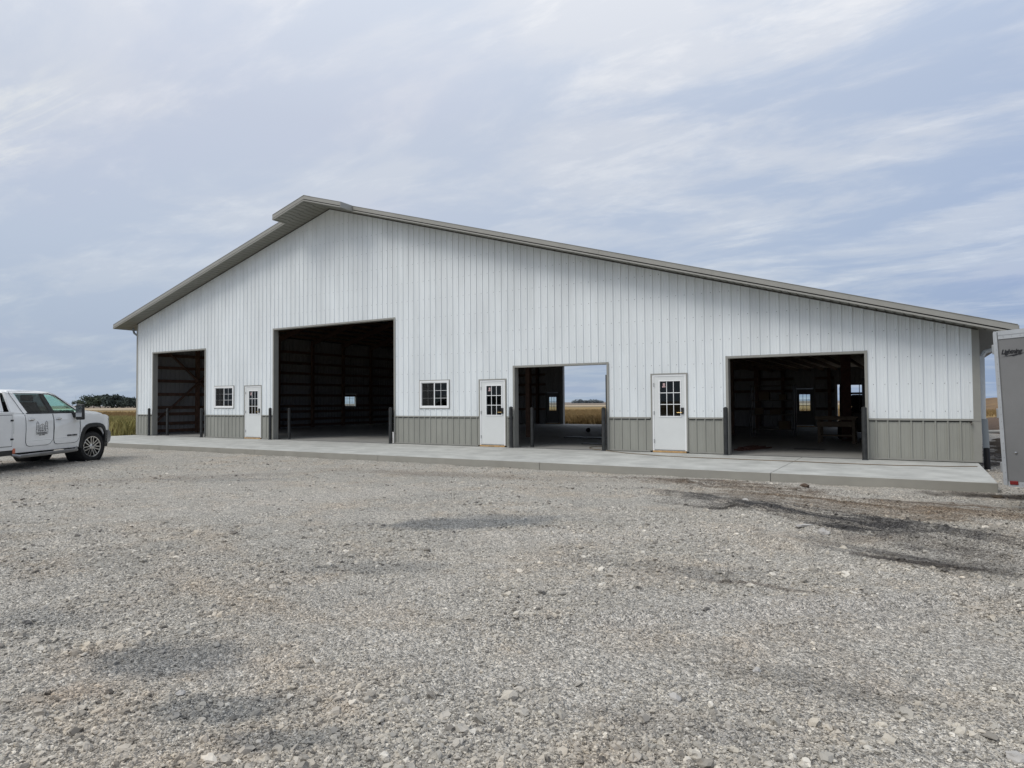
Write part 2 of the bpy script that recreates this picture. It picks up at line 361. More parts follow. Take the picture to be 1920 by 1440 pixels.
def gravel_color(m, stones=False):
    nt = m.node_tree; L = nt.links; b = nt.nodes['Principled BSDF']
    geo = nt.nodes.new('ShaderNodeNewGeometry'); pos = geo.outputs['Position']
    def noise(s, d, r=0.6):
        n = nt.nodes.new('ShaderNodeTexNoise'); n.inputs['Scale'].default_value = s; n.inputs['Detail'].default_value = d
        n.inputs['Roughness'].default_value = r; L.new(pos, n.inputs['Vector']); return n.outputs['Fac']
    def mr(v, a, b_, c, d):
        n = nt.nodes.new('ShaderNodeMapRange'); L.new(v, n.inputs[0])
        for i, q in enumerate((a, b_, c, d)): n.inputs[i+1].default_value = q
        return n.outputs[0]
    def mix(f, a, b_, mode='MIX'):
        n = nt.nodes.new('ShaderNodeMix'); n.data_type = 'RGBA'; n.blend_type = mode
        if isinstance(f, float): n.inputs[0].default_value = f
        else: L.new(f, n.inputs[0])
        for i, v in ((6, a), (7, b_)):
            if isinstance(v, tuple): n.inputs[i].default_value = (*v, 1)
            else: L.new(v, n.inputs[i])
        return n.outputs[2]
    c = mix(mr(noise(0.35, 6), 0.38, 0.62, 0, 1), (0.475, 0.447, 0.395), (0.425, 0.405, 0.362))
    c = mix(mr(noise(0.9, 7, .7), 0.48, 0.68, 0, 0.8), c, (0.455, 0.39, 0.31))
    c = mix(mr(noise(2.6, 6, .7), 0.40, 0.66, 0, 0.55), c, (0.335, 0.32, 0.288))
    # packed, dusty wheel lanes and loose darker windrows
    for (u0, v0, u1, v1, w, k, cc) in ((820, 1010, 1500, 1000, .5, .6, (.52, .49, .44)), (1180, 960, 1560, 1130, .4, .5, (.43, .41, .37)), (300, 960, 900, 905, .7, .5, (.50, .47, .42)), (1000, 1180, 1900, 1120, .35, .5, (.43, .41, .375)),
                                       (120, 1010, 760, 1150, .3, .4, (.42, .395, .35)), (560, 1250, 1000, 1400, .2, .45, (.43, .41, .37)), (1250, 1230, 1800, 1330, .18, .5, (.23, .22, .20)), (600, 880, 1100, 900, .5, .6, (.25, .22, .185)),
                                       (100, 905, 620, 885, .5, .5, (.27, .245, .215)), (980, 1040, 1420, 1090, .2, .45, (.24, .23, .21)), (1100, 1330, 1500, 1400, .14, .5, (.24, .23, .215)), (20, 1330, 240, 1280, .2, .6, (.33, .26, .19))):
        a = ground_at(u0, v0); e = ground_at(u1, v1); q = (a+e)/2; dl = e-a
        s = spot(nt, pos, q[0], q[1], np.hypot(dl[0], dl[1])/2, w, math.atan2(dl[1], dl[0]), 0.8)
        ml = nt.nodes.new('ShaderNodeMath'); ml.operation = 'MULTIPLY'; ml.inputs[1].default_value = k; L.new(s, ml.inputs[0])
        c = mix(ml.outputs[0], c, cc)
    # damp blue-grey patches
    for (u, v, rx, ry, k) in ((330, 1235, .55, .30, .65), (420, 1330, .40, .2, .6), (850, 985, 1.2, .40, .75), (960, 975, .9, .3, .5),
                              (690, 1065, .8, .3, .35), (1330, 1075, .6, .2, .2), (90, 1160, .5, .25, .35), (400, 900, 1.6, .4, .35), (520, 1390, .4, .12, .6)):
        p = ground_at(u, v)
        s = spot(nt, pos, p[0], p[1], rx, ry, PHI)
        ml = nt.nodes.new('ShaderNodeMath'); ml.operation = 'MULTIPLY'; ml.inputs[1].default_value = k; L.new(s, ml.inputs[0])
        c = mix(ml.outputs[0], c, (0.175, 0.185, 0.188))
    # muddy, dark wheel track to the right
    for (u0, v0, u1, v1, w, k, cc) in ((1240, 925, 2000, 1040, .80, 1.0, (0.062, 0.060, 0.059)), (1500, 985, 2050, 1085, .45, .6, (0.13, 0.12, 0.11)), (1330, 918, 1960, 985, .9, 1.0, (0.15, 0.115, 0.082)), (1180, 898, 1560, 925, .6, .95, (0.135, 0.105, 0.078)),
                                       (1500, 1010, 2000, 1105, .4, .8, (0.09, 0.085, 0.08)), (1560, 1035, 1900, 1085, .18, .9, (0.055, 0.048, 0.042)), (1250, 945, 1560, 985, .10, 1.0, (0.05, 0.045, 0.04)), (1540, 930, 1960, 962, .10, .9, (0.08, 0.065, 0.05)), (1080, 893, 1420, 906, .12, .9, (0.13, 0.10, 0.075)), (1300, 1085, 1560, 1120, .07, .7, (0.12, 0.10, 0.085)), (1650, 950, 2000, 975, .9, 1.0, (0.20, 0.155, 0.112))):
        a = ground_at(u0, v0); e = ground_at(u1, v1); q = (a+e)/2; dl = e-a
        s = spot(nt, pos, q[0], q[1], np.hypot(dl[0], dl[1])/2*1.05, w, math.atan2(dl[1], dl[0]), 0.7)
        ml = nt.nodes.new('ShaderNodeMath'); ml.operation = 'MULTIPLY'; ml.inputs[1].default_value = k; L.new(s, ml.inputs[0])
        m3 = nt.nodes.new('ShaderNodeMath'); m3.operation = 'MULTIPLY'; L.new(ml.outputs[0], m3.inputs[0]); L.new(streaks(nt, pos, math.atan2(dl[1], dl[0])), m3.inputs[1])
        c = mix(m3.outputs[0], c, cc)
    # pale dusty strip along the apron, soil by the trailer
    p = ground_at(1905, 935); c = mix(spot(nt, pos, p[0], p[1], 1.3, .35, PHI*.0, .6), c, (0.07, 0.06, 0.05))
    c = mix(spot(nt, pos, 6.2, 4.6, 5.4, 8.6, 0, .25), c, (0.060, 0.047, 0.036))
    if stones:
        oi = nt.nodes.new('ShaderNodeObjectInfo')
        r_ = nt.nodes.new('ShaderNodeValToRGB'); L.new(oi.outputs['Random'], r_.inputs[0])
        e = r_.color_ramp; e.elements[0].color = (0.32, 0.32, 0.33, 1); e.elements[1].color = (1.7, 1.69, 1.66, 1)
        for pp, cc in ((0.10, (0.54, 0.53, 0.52, 1)), (0.28, (0.84, 0.84, 0.83, 1)), (0.6, (1.04, 1.03, 1.02, 1)), (0.85, (1.20, 1.17, 1.11, 1)), (0.94, (1.32, 1.32, 1.31, 1))):
            x = e.elements.new(pp); x.color = cc
        c = mix(1.0, c, r_.outputs[0], 'MULTIPLY')
    else:
        vo = nt.nodes.new('ShaderNodeTexVoronoi'); vo.inputs['Scale'].default_value = 85; L.new(pos, vo.inputs['Vector'])
        hs = nt.nodes.new('ShaderNodeSeparateColor'); L.new(vo.outputs['Color'], hs.inputs[0])
        g = mr(hs.outputs[0], 0, 1, 0.56, 1.66)
        vm = nt.nodes.new('ShaderNodeVectorMath'); vm.operation = 'SCALE'; L.new(c, vm.inputs[0]); L.new(g, vm.inputs['Scale']); c = vm.outputs[0]
        # pits between pebbles
        vo2 = nt.nodes.new('ShaderNodeTexVoronoi'); vo2.inputs['Scale'].default_value = 38; L.new(pos, vo2.inputs['Vector'])
        hs2 = nt.nodes.new('ShaderNodeSeparateColor'); L.new(vo2.outputs['Color'], hs2.inputs[0])
        g2 = mr(hs2.outputs[1], 0.0, 1, 0.74, 1.26)
        vm = nt.nodes.new('ShaderNodeVectorMath'); vm.operation = 'SCALE'; L.new(c, vm.inputs[0]); L.new(g2, vm.inputs['Scale']); c = vm.outputs[0]
        bp = nt.nodes.new('ShaderNodeBump'); bp.inputs['Strength'].default_value = 0.9; bp.inputs['Distance'].default_value = 0.018
        ds = nt.nodes.new('ShaderNodeMath'); ds.operation = 'ADD'
        L.new(mr(vo.outputs['Distance'], 0, .7, 1, 0), ds.inputs[0]); L.new(mr(vo2.outputs['Distance'], 0, .7, 1.5, 0), ds.inputs[1])
        L.new(ds.outputs[0], bp.inputs['Height']); L.new(bp.outputs[0], b.inputs['Normal'])
    L.new(c, b.inputs['Base Color'])
    b.inputs['Roughness'].default_value = 0.92; b.inputs['Specular IOR Level'].default_value = 0.25
    return m
gravel_m = gravel_color(mat('crushed_limestone', (0.3, 0.3, 0.3)))
stone_m = gravel_color(mat('crushed_stone', (0.3, 0.3, 0.3)), True)

# tyre ruts to the right of the yard, as world-space lines
RUTS = []
for (u0, v0, u1, v1, w, d) in ((1240, 930, 2000, 1045, .22, .06), (1330, 915, 1960, 985, .16, .05), (1180, 900, 1560, 925, .12, .035), (1420, 960, 2050, 1090, .20, .05), (1300, 905, 1800, 940, .1, .035), (1150, 960, 1900, 1130, .14, .03), (200, 1000, 900, 930, .2, .02), (900, 1180, 1900, 1130, .15, .02)):
    RUTS.append((ground_at(u0, v0)[:2], ground_at(u1, v1)[:2], w, d))
def ground_h(x, y):
    z = -0.185+0.035*fbm(x, y, 0.22, 3, 5)+0.022*fbm(x, y, 1.3, 4, 9)+0.016*fbm(x, y, 6.0, 4, 21)+0.010*fbm(x, y, 26.0, 2, 33)
    for a, b, w, d in RUTS:
        ab = b-a; L2 = ab@ab
        t = np.clip(((x-a[0])*ab[0]+(y-a[1])*ab[1])/L2, 0, 1)
        wob = 0.12*fbm(x, y, 0.7, 2, 40)
        dist = np.hypot(x-a[0]-t*ab[0], y-a[1]-t*ab[1])+wob
        z = z-1.4*d*np.exp(-(dist/w)**2)+1.1*d*np.exp(-((np.abs(dist)-w*1.7)/(w*.6))**2)
    # flatten towards the apron, sink below the building
    edge = np.clip((y+4.6)/0.5, 0, 1); z = z*(1-edge)+(-0.165+0.5*(z+0.19)+.02*fbm(x, y, 2.2, 3, 61))*edge
    return z
def cam_grid(Z0, Z1, nz, t0, t1, nt_):
    Zs = Z0*(Z1/Z0)**np.linspace(0, 1, nz); ts = np.linspace(t0, t1, nt_)
    ZZ, TT = np.meshgrid(Zs, ts, indexing='ij')
    fx, fy = -math.sin(PHI), math.cos(PHI); rx, ry = math.cos(PHI), math.sin(PHI)
    return CAM[0]+ZZ*fx+ZZ*TT*rx, CAM[1]+ZZ*fy+ZZ*TT*ry
gx, gy = cam_grid(1.2, 46, 620, -1.25, 1.15, 900)
gz = ground_h(gx, gy)
gz = np.where((gy > -3.9) & (gx < 1.0) & (gx > -30), -0.3, gz)
nz_, nt2 = gx.shape
me = bpy.data.meshes.new('gravel_yard')
me.vertices.add(nz_*nt2); me.vertices.foreach_set('co', np.stack([gx, gy, gz], -1).astype(np.float32).ravel())
idx = np.arange(nz_*nt2).reshape(nz_, nt2)
q = np.stack([idx[:-1, :-1], idx[:-1, 1:], idx[1:, 1:], idx[1:, :-1]], -1).reshape(-1, 4)
me.loops.add(q.size); me.loops.foreach_set('vertex_index', q.ravel().astype(np.int32))
me.polygons.add(len(q)); me.polygons.foreach_set('loop_start', np.arange(0, q.size, 4, dtype=np.int32))
me.update(calc_edges=True); me.validate(); me.shade_smooth(); me.materials.append(gravel_m)
yard = bpy.data.objects.new('gravel_yard', me); sc.collection.objects.link(yard); tag(yard, kind='structure')

sk = MB(); sk.quad((-34, -70, -.33), (60, -70, -.33), (60, 3, -.33), (-34, 3, -.33))
tag(sk.build('gravel_base', gravel_m), kind='structure')
# loose stones: points with size and turn, instanced by geometry nodes
def gn_instances(obj, build_src, m):
    ng = bpy.data.node_groups.new('scatter', 'GeometryNodeTree')
    ng.interface.new_socket('Geometry', in_out='INPUT', socket_type='NodeSocketGeometry')
    ng.interface.new_socket('Geometry', in_out='OUTPUT', socket_type='NodeSocketGeometry')
    N = ng.nodes.new; L = ng.links.new
    gi = N('NodeGroupInput'); go = N('NodeGroupOutput'); iop = N('GeometryNodeInstanceOnPoints')
    src = build_src(ng)
    L(gi.outputs[0], iop.inputs['Points']); L(src, iop.inputs['Instance']); iop.inputs['Pick Instance'].default_value = True
    def attr(nm, t):
        a = N('GeometryNodeInputNamedAttribute'); a.data_type = t; a.inputs['Name'].default_value = nm; return a.outputs['Attribute']
    L(attr('sz', 'FLOAT_VECTOR'), iop.inputs['Scale']); L(attr('rt', 'FLOAT_VECTOR'), iop.inputs['Rotation']); L(attr('ix', 'INT'), iop.inputs['Instance Index'])
    sm = N('GeometryNodeSetMaterial'); sm.inputs['Material'].default_value = m
    L(iop.outputs[0], sm.inputs[0]); L(sm.outputs[0], go.inputs[0])
    md = obj.modifiers.new('scatter', 'NODES'); md.node_group = ng
def rock_src(ng):
    N = ng.nodes.new; L = ng.links.new; jn = N('GeometryNodeJoinGeometry')
    for k in range(4):
        ico = N('GeometryNodeMeshIcoSphere'); ico.inputs['Radius'].default_value = 1.0; ico.inputs['Subdivisions'].default_value = 2
        nx = N('ShaderNodeTexNoise'); nx.noise_dimensions = '4D'; nx.inputs['W'].default_value = 3.7*k; nx.inputs['Scale'].default_value = 0.9; nx.inputs['Detail'].default_value = 1.5
        sb = N('ShaderNodeVectorMath'); sb.operation = 'SUBTRACT'; sb.inputs[1].default_value = (.5, .5, .5); L(nx.outputs['Color'], sb.inputs[0])
        scl = N('ShaderNodeVectorMath'); scl.operation = 'SCALE'; scl.inputs['Scale'].default_value = 2.6; L(sb.outputs[0], scl.inputs[0])
        sp = N('GeometryNodeSetPosition'); L(ico.outputs['Mesh'], sp.inputs['Geometry']); L(scl.outputs[0], sp.inputs['Offset'])
        ss = N('GeometryNodeSetShadeSmooth'); ss.inputs['Shade Smooth'].default_value = False; L(sp.outputs[0], ss.inputs[0])
        g2i = N('GeometryNodeGeometryToInstance'); L(ss.outputs[0], g2i.inputs[0]); L(g2i.outputs[0], jn.inputs[0])
    return jn.outputs[0]
def stones(n, Z0, Z1, t0, t1, smin, smax, pw, name, dens=1.6, lump=1.6):
    u = rng.random(n); Z = (Z0**(2-dens)+u*(Z1**(2-dens)-Z0**(2-dens)))**(1/(2-dens))
    t = rng.uniform(t0, t1, n)
    fx, fy = -math.sin(PHI), math.cos(PHI); rx, ry = math.cos(PHI), math.sin(PHI)
    x = CAM[0]+Z*fx+Z*t*rx; y = CAM[1]+Z*fy+Z*t*ry
    s = smin*(1-rng.random(n)*(1-(smin/smax)**pw))**(-1/pw)
    clump = fbm(x, y, 0.8, 3, 77)
    keep = (y < -4.06-s) & (rng.random(n) < np.clip(0.55+lump*clump+.8*fbm(x, y, 2.6, 2, 91), 0.04, 1))
    keep |= (x > 1.1) & (y < 6)
    x, y, s, Z = x[keep], y[keep], s[keep], Z[keep]
    z = ground_h(x, y)+s*0.12
    k = len(x); fl = rng.uniform(.45, .8, k)
    sz = np.stack([s*rng.uniform(.8, 1.25, k), s*rng.uniform(.65, 1.0, k), s*fl], -1)
    rt = np.stack([rng.normal(0, .35, k), rng.normal(0, .35, k), rng.uniform(0, 6.28, k)], -1)
    me = bpy.data.meshes.new(name); me.vertices.add(k); me.vertices.foreach_set('co', np.stack([x, y, z], -1).astype(np.float32).ravel())
    a = me.attributes.new('sz', 'FLOAT_VECTOR', 'POINT'); a.data.foreach_set('vector', sz.astype(np.float32).ravel())
    a = me.attributes.new('rt', 'FLOAT_VECTOR', 'POINT'); a.data.foreach_set('vector', rt.astype(np.float32).ravel())
    a = me.attributes.new('ix', 'INT', 'POINT'); a.data.foreach_set('value', rng.integers(0, 4, k).astype(np.int32))
    o = bpy.data.objects.new(name, me); sc.collection.objects.link(o); gn_instances(o, rock_src, stone_m)
    return o
g1 = stones(260000, 2.2, 9.5, -.95, .95, .0036, .012, 2.2, 'gravel', lump=1.0)
tag(g1, 'loose crushed limestone chips covering the yard in front', 'gravel', kind='stuff')
g2 = stones(42000, 2.2, 20, -1.0, .98, .009, .036, 2.6, 'gravel', lump=2.6)
tag(g2, 'larger pale limestone lumps strewn over the yard', 'gravel', kind='stuff')
# ------------------------------------------------------------------ distant land
def land_material():
    m = mat('open_farmland', (0.2, 0.17, 0.11)); nt = m.node_tree; L = nt.links; b = nt.nodes['Principled BSDF']
    geo = nt.nodes.new('ShaderNodeNewGeometry'); pos = geo.outputs['Position']
    dt = nt.nodes.new('ShaderNodeVectorMath'); dt.operation = 'DOT_PRODUCT'; dt.inputs[1].default_value = (-math.sin(PHI), math.cos(PHI), 0)
    L.new(pos, dt.inputs[0])
    n = nt.nodes.new('ShaderNodeTexNoise'); n.inputs['Scale'].default_value = 0.006; n.inputs['Detail'].default_value = 3; L.new(pos, n.inputs['Vector'])
    ma = nt.nodes.new('ShaderNodeMath'); ma.operation = 'MULTIPLY_ADD'; ma.inputs[1].default_value = 90; L.new(n.outputs['Fac'], ma.inputs[0]); L.new(dt.outputs['Value'], ma.inputs[2])
    sc_ = nt.nodes.new('ShaderNodeMath'); sc_.operation = 'DIVIDE'; sc_.inputs[1].default_value = 1000; L.new(ma.outputs[0], sc_.inputs[0])
    r = nt.nodes.new('ShaderNodeValToRGB'); L.new(sc_.outputs[0], r.inputs[0]); e = r.color_ramp; e.interpolation = 'LINEAR'
    e.elements[0].position = 0; e.elements[0].color = (0.20, 0.155, 0.09, 1); e.elements[1].position = 1; e.elements[1].color = (0.21, 0.19, 0.17, 1)  # far end greyed: distance haze put into the land colour
    for p, c in ((0.19, (0.20, 0.16, 0.09)), (0.195, (0.05, 0.045, 0.03)), (0.215, (0.07, 0.06, 0.035)), (0.22, (0.19, 0.155, 0.10)), (0.30, (0.20, 0.165, 0.115)), (0.31, (0.42, 0.35, 0.25)),
                 (0.40, (0.40, 0.33, 0.235)), (0.41, (0.08, 0.062, 0.045)), (0.43, (0.19, 0.155, 0.12)), (0.7, (0.21, 0.175, 0.14))):
        x = e.elements.new(p); x.color = (*c, 1)
    n2 = nt.nodes.new('ShaderNodeTexNoise'); n2.inputs['Scale'].default_value = 0.8; n2.inputs['Detail'].default_value = 6; L.new(pos, n2.inputs['Vector'])
    mr = nt.nodes.new('ShaderNodeMapRange'); L.new(n2.outputs['Fac'], mr.inputs[0]); mr.inputs[1].default_value = .3; mr.inputs[2].default_value = .7; mr.inputs[3].default_value = .7; mr.inputs[4].default_value = 1.3
    vm = nt.nodes.new('ShaderNodeVectorMath'); vm.operation = 'SCALE'; L.new(r.outputs[0], vm.inputs[0]); L.new(mr.outputs[0], vm.inputs['Scale'])
    L.new(vm.outputs[0], b.inputs['Base Color']); b.inputs['Roughness'].default_value = 1; b.inputs['Specular IOR Level'].default_value = 0.1
    return m
land = MB(); land.quad((-3500, -3500, -0.42), (3500, -3500, -0.42), (3500, 3500, -0.42), (-3500, 3500, -0.42))
land = land.build('ground', land_material()); tag(land, kind='structure')

# ripe soybean field: a ragged canopy sheet with upright plants on it
crop_m = mat('ripe_soybean', (0.30, 0.215, 0.095), 0.95, vscale=1.4, col2=(0.20, 0.14, 0.07), det=9, spec=0.1, bump=1.0, bscale=9)
stalk_m = mat('dry_stalks', (0.36, 0.25, 0.125), 0.9, vscale=2.2, col2=(0.20, 0.145, 0.065), spec=0.1)
grass_m = mat('field_edge_grass', (0.44, 0.37, 0.17), 0.9, vscale=1.2, col2=(0.24, 0.23, 0.08), spec=0.1)
def in_field(x, y): return ((x < -33.2) | (y > 25.5)) & (y > -14)
fxg, fyg = cam_grid(33, 170, 260, -1.7, 1.0, 420)
fz = 0.02+0.10*fbm(fxg, fyg, 1.8, 3, 3)+0.1*fbm(fxg, fyg, .15, 2, 8)
idx = np.arange(fxg.size).reshape(fxg.shape)
q = np.stack([idx[:-1, :-1], idx[:-1, 1:], idx[1:, 1:], idx[1:, :-1]], -1).reshape(-1, 4)
cx = fxg.ravel()[q].mean(1); cy = fyg.ravel()[q].mean(1); q = q[in_field(cx, cy)]
used = np.unique(q); remap = -np.ones(fxg.size, int); remap[used] = np.arange(len(used)); q = remap[q]
co = np.stack([fxg.ravel()[used], fyg.ravel()[used], fz.ravel()[used]], -1)
me = bpy.data.meshes.new('crop_field'); me.from_pydata(co.tolist(), [], q.tolist()); me.materials.append(crop_m)
fo = bpy.data.objects.new('crop_field', me); sc.collection.objects.link(fo); tag(fo, 'ripe golden brown soybean field beyond the building', 'field', kind='stuff')
def tufts(name, n, regions, h, m, label, cat, blades=7, spread=.12, filt=None):
    V = []; F = []
    for (ua, ub, Za, Zb, share) in regions:
        k = int(n*share)
        Z = np.exp(rng.uniform(math.log(Za), math.log(Zb), k)); t = (rng.uniform(ua, ub, k)-960)/FPX
        x = CAM[0]-Z*math.sin(PHI)+Z*t*math.cos(PHI); y = CAM[1]+Z*math.cos(PHI)+Z*t*math.sin(PHI)
        keep = filt(x, y); x = x[keep]; y = y[keep]
        for a, b in zip(x, y):
            for j in range(blades):
                an = rng.uniform(0, 6.28); l = h*rng.uniform(.55, 1.15); w = .018+.012*rng.random()
                bx, by = a+rng.normal(0, spread), b+rng.normal(0, spread)
                tx, ty = bx+math.cos(an)*l*rng.uniform(.05, .5), by+math.sin(an)*l*rng.uniform(.05, .5)
                i = len(V); ca, sa = math.cos(an+1.57)*w, math.sin(an+1.57)*w
                mx_, my_ = (bx*.6+tx*.4), (by*.6+ty*.4)
                V += [(bx-ca, by-sa, -.35), (bx+ca, by+sa, -.35), (mx_+ca, my_+sa, -.35+l*.65), (tx, ty, -.35+l), (mx_-ca, my_-sa, -.35+l*.65)]
                F.append((i, i+1, i+2, i+3, i+4))
    me = bpy.data.meshes.new(name); me.from_pydata(V, [], F); me.materials.append(m)
    o = bpy.data.objects.new(name, me); sc.collection.objects.link(o); tag(o, label, cat, kind='stuff'); return o
tufts('crop_plants', 11000, [(-60, 262, 34, 110, .45), (1030, 1150, 44, 90, .45), (1460, 1900, 40, 90, .25)], .72, stalk_m,
      'dry upright soybean plants standing in the field', 'crop plants', filt=lambda x, y: in_field(x, y) & (x < 0.5) | (y > 45))
tufts('tall_grass', 700, [(120, 262, 32, 46, 1.0)], .95, grass_m, 'yellow green tall grass at the edge of the field left of the building', 'grass', blades=22, spread=.25,
      filt=lambda x, y: (x < -32.2) & (y > -6))

leaf_m = [mat('far_leaves_a', (0.085, 0.105, 0.075), 0.9, var=0.35, vscale=.5, spec=.1), mat('far_leaves_b', (0.062, 0.078, 0.070), 0.9, var=0.35, vscale=.5, spec=.1)]
bark_m = mat('bark', (0.05, 0.045, 0.04), 0.95, var=0.3, bump=.4)
def tree(x, y, h, w, label, group, lm, low=0.25):
    t = empty('tree', (x, y, -0.4), label=label, cat='tree', group=group)
    tb = MB(); tb.tube([(0, 0, 0), (w*.02, 0, h*.35), (-w*.03, w*.02, h*.8)], [h*.035, h*.025, h*.01], 6)
    for k in range(4):
        an = k*1.6+random.random(); tb.tube([(0, 0, h*(.25+.12*k)), (math.cos(an)*w*.3, math.sin(an)*w*.3, h*(.45+.1*k))], [h*.014, h*.005], 5)
    tb.build('trunk', bark_m, t)
    cb = MB(); blobs = [(rng.normal(0, .22)*w, rng.normal(0, .22)*w, h*rng.uniform(low+.12, .88), rng.uniform(.14, .26)*w) for _ in range(14)]
    for (bx, by, bz, br) in blobs:
        for _ in range(46):
            d = rng.normal(size=3); d /= np.linalg.norm(d); r_ = br*rng.uniform(.6, 1.05)
            p = np.array([bx, by, bz])+d*r_*np.array([1, 1, .7])
            a = rng.normal(size=3); a /= np.linalg.norm(a); b_ = np.cross(a, d); b_ /= np.linalg.norm(b_)+1e-6; s_ = w*.055
            cb.quad(p-a*s_, p-b_*s_*.7, p+a*s_, p+b_*s_*.7)
    cb.keep = True; cb.build('crown', lm, t)
    return t
def at_plane(u, v, axis, val):
    d = ray(u, v); t = (val-CAM[axis])/d[axis]; return CAM+d*t
tl = 'trees of the far farmstead grove left of the building'
for i, (u, top, wd, L_) in enumerate([(152, 751, 14, 'low shrubby tree at the left end of the far grove, beside the truck mirror'),
        (165, 744, 12, 'airy tree with sky showing through at the left of the far grove'),
        (176, 742, 15, 'light green round crowned tree, second from left of the tall far grove'),
        (188, 743, 14, 'tree beside the small gap of light in the middle of the far grove'),
        (197, 741, 17, 'broad dark tree just left of the tallest in the far grove'),
        (208, 740.5, 18, 'tallest and widest dark tree of the far grove'),
        (219, 743, 14, 'dark tree right of the tallest one in the far grove'),
        (229, 744, 12, 'pointed dark tree in the right part of the far grove'),
        (240, 746.5, 13, 'lower dark tree near the building edge in the far grove'),
        (251, 747.5, 13, 'last tree of the far grove before the white wall'),
        (262, 747, 14, 'grove tree mostly hidden behind the white building corner')]):
    Z = 430+18*math.sin(i*2.1); d = ray(u, 756); d = d/(d@np.array([-math.sin(PHI), math.cos(PHI), 0])); p = CAM+d*Z
    d2 = ray(u, top); zt = CAM[2]+d2[2]/(d2@np.array([-math.sin(PHI), math.cos(PHI), 0]))*Z
    tree(p[0], p[1], (zt+.4)*1.05, wd*.75, L_, tl, leaf_m[i % 2 if i < 4 else 1], .12)
hazed_leaf = mat('hazed_leaves', (0.17, 0.20, 0.22), 0.9, var=0.2, vscale=.3, spec=.1)  # distance haze mixed into the leaf colour
HL = ['leftmost tiny tree on the horizon seen through the open bay', 'tallest tiny tree on the horizon, second from left in the open bay', 'tiny tree just right of the tallest on the horizon in the open bay',
      'tiny tree in the middle of the horizon row seen through the bay', 'tiny tree right of the middle on the horizon seen through the bay', 'second last tiny tree on the horizon, near the bollard', 'last tiny tree on the horizon, beside the right bollard of the bay']
for i, (u, top, wd) in enumerate([(1078, 750.8, 12), (1084, 750.0, 16), (1091, 750.8, 14), (1100, 751.2, 14), (1108, 750.6, 16), (1116, 751.0, 18), (1124, 751.2, 14)]):
    Z = 900; d = ray(u, 752); p = CAM+d*Z
    tree(p[0], p[1], 2.9+.8*(751.5-top), wd*.8, HL[i], 'trees on the horizon seen through the doorway', hazed_leaf, .1)

# ------------------------------------------------------------------ building
XL, XR, DEP = -30.42, 1.13, 20.0
zl = lambda x: 0.27842*x+13.5085
zr = lambda x: -0.28934*x+3.1886
AX = (3.1886-13.5085)/(0.27842+0.28934)
roofz = lambda x: zl(x) if x < AX else zr(x)
bld = empty('pole_barn', (-14.6, 10, 0), label='long white metal building with taupe wainscot, peaked overhanging roof and four open bays', cat='building')
def B(o): return attach(o, bld)
PITCH = 0.2286
def profile(s0, s1, ref):
    """rib profile of the siding between two positions: sorted (s, offset)"""
    pts = []
    k0 = math.floor((s0-ref)/PITCH)-1; k1 = math.ceil((s1-ref)/PITCH)+1
    for k in range(k0, k1+1):
        c = ref+k*PITCH
        pts += [(c-.024, 0), (c-.013, .022), (c+.013, .022), (c+.024, 0)]
        for j in (1, 2):
            m_ = c+j*PITCH/3; pts += [(m_-.014, 0), (m_-.006, .0035), (m_+.006, .0035), (m_+.014, 0)]
    xs = np.array([p[0] for p in pts]); os_ = np.array([p[1] for p in pts])
    f = lambda s: float(np.interp(s, xs, os_))
    ins = [p[0] for p in pts if s0 < p[0] < s1]
    return sorted(set([s0]+ins+[s1])), f
def panels(name, s0, s1, ref, P, zb, zt, openings, m, flip=False, sheet=4*PITCH, brk=()):
    k = math.floor((s1-ref)/sheet+1e-6); edges = [s1]; e = ref+k*sheet
    while e > s0+1e-3:
        if e < s1-1e-3: edges.append(e)
        e -= sheet
    edges.append(s0); edges = sorted(edges)
    for a, b in zip(edges, edges[1:]):
        xs, f = profile(a, b, ref)
        xs = sorted(set(xs+[o[k_] for o in openings for k_ in (0, 1) if a < o[k_] < b]+[q for q in brk if a < q < b]))
        mb = MB(); mb.keep = True
        for p, r_ in zip(xs, xs[1:]):
            if r_-p < 1e-6: continue
            mid = (p+r_)/2; top = [zt(p), zt(r_)]
            cuts = sorted([(o[2], o[3]) for o in openings if o[0] < mid < o[1]])
            z = zb; segs = []
            for (c0, c1) in cuts:
                if c0 > z+1e-4: segs.append((z, c0))
                z = max(z, c1)
            segs.append((z, None))
            for (z0, z1) in segs:
                t0, t1 = (z1, z1) if z1 is not None else top
                if z1 is not None: t0 = t1 = min(z1, min(top))
                if min(t0, t1) <= z0+1e-4: continue
                c = [P(p, f(p), z0), P(r_, f(r_), z0), P(r_, f(r_), t1), P(p, f(p), t0)]
                if flip: c.reverse()
                mb.quad(*c)
        if mb.f: B(mb.build(name, m))
GO = [(-29.15, -25.43, -1, 3.655), (-21.18, -15.14, -1, 4.215), (-10.41, -7.40, -1, 2.415), (-4.11, -1.02, -1, 2.445)]     # open bays
DO = [(-22.87, -21.89, -1, 2.07), (-11.67, -10.73, -1, 2.05), (-6.11, -5.17, -1, 2.07)]                                    # man doors
WO = [(-24.79, -23.56, 1.215, 2.09), (-14.03, -12.85, 1.19, 2.08)]                                                         # windows
front = GO+DO+WO
PF = lambda s, o, z: (s, -o, z)
panels('siding_panel', XL+.1, XR-.115, 1.01, PF, .925, roofz, front, white_steel, brk=(AX,))
panels('wainscot_panel', XL+.1, XR-.115, 1.01, PF, .03, lambda x: .90, front, taupe_steel)
BO = [(-18.85, -15.2, -1, 3.65), (-20.03, -19.1, -1, 2.0), (-5.44, -4.51, -1, 2.0), (-3.54, -.5, -1, 2.18)]
PB = lambda s, o, z: (s, DEP+o, z)
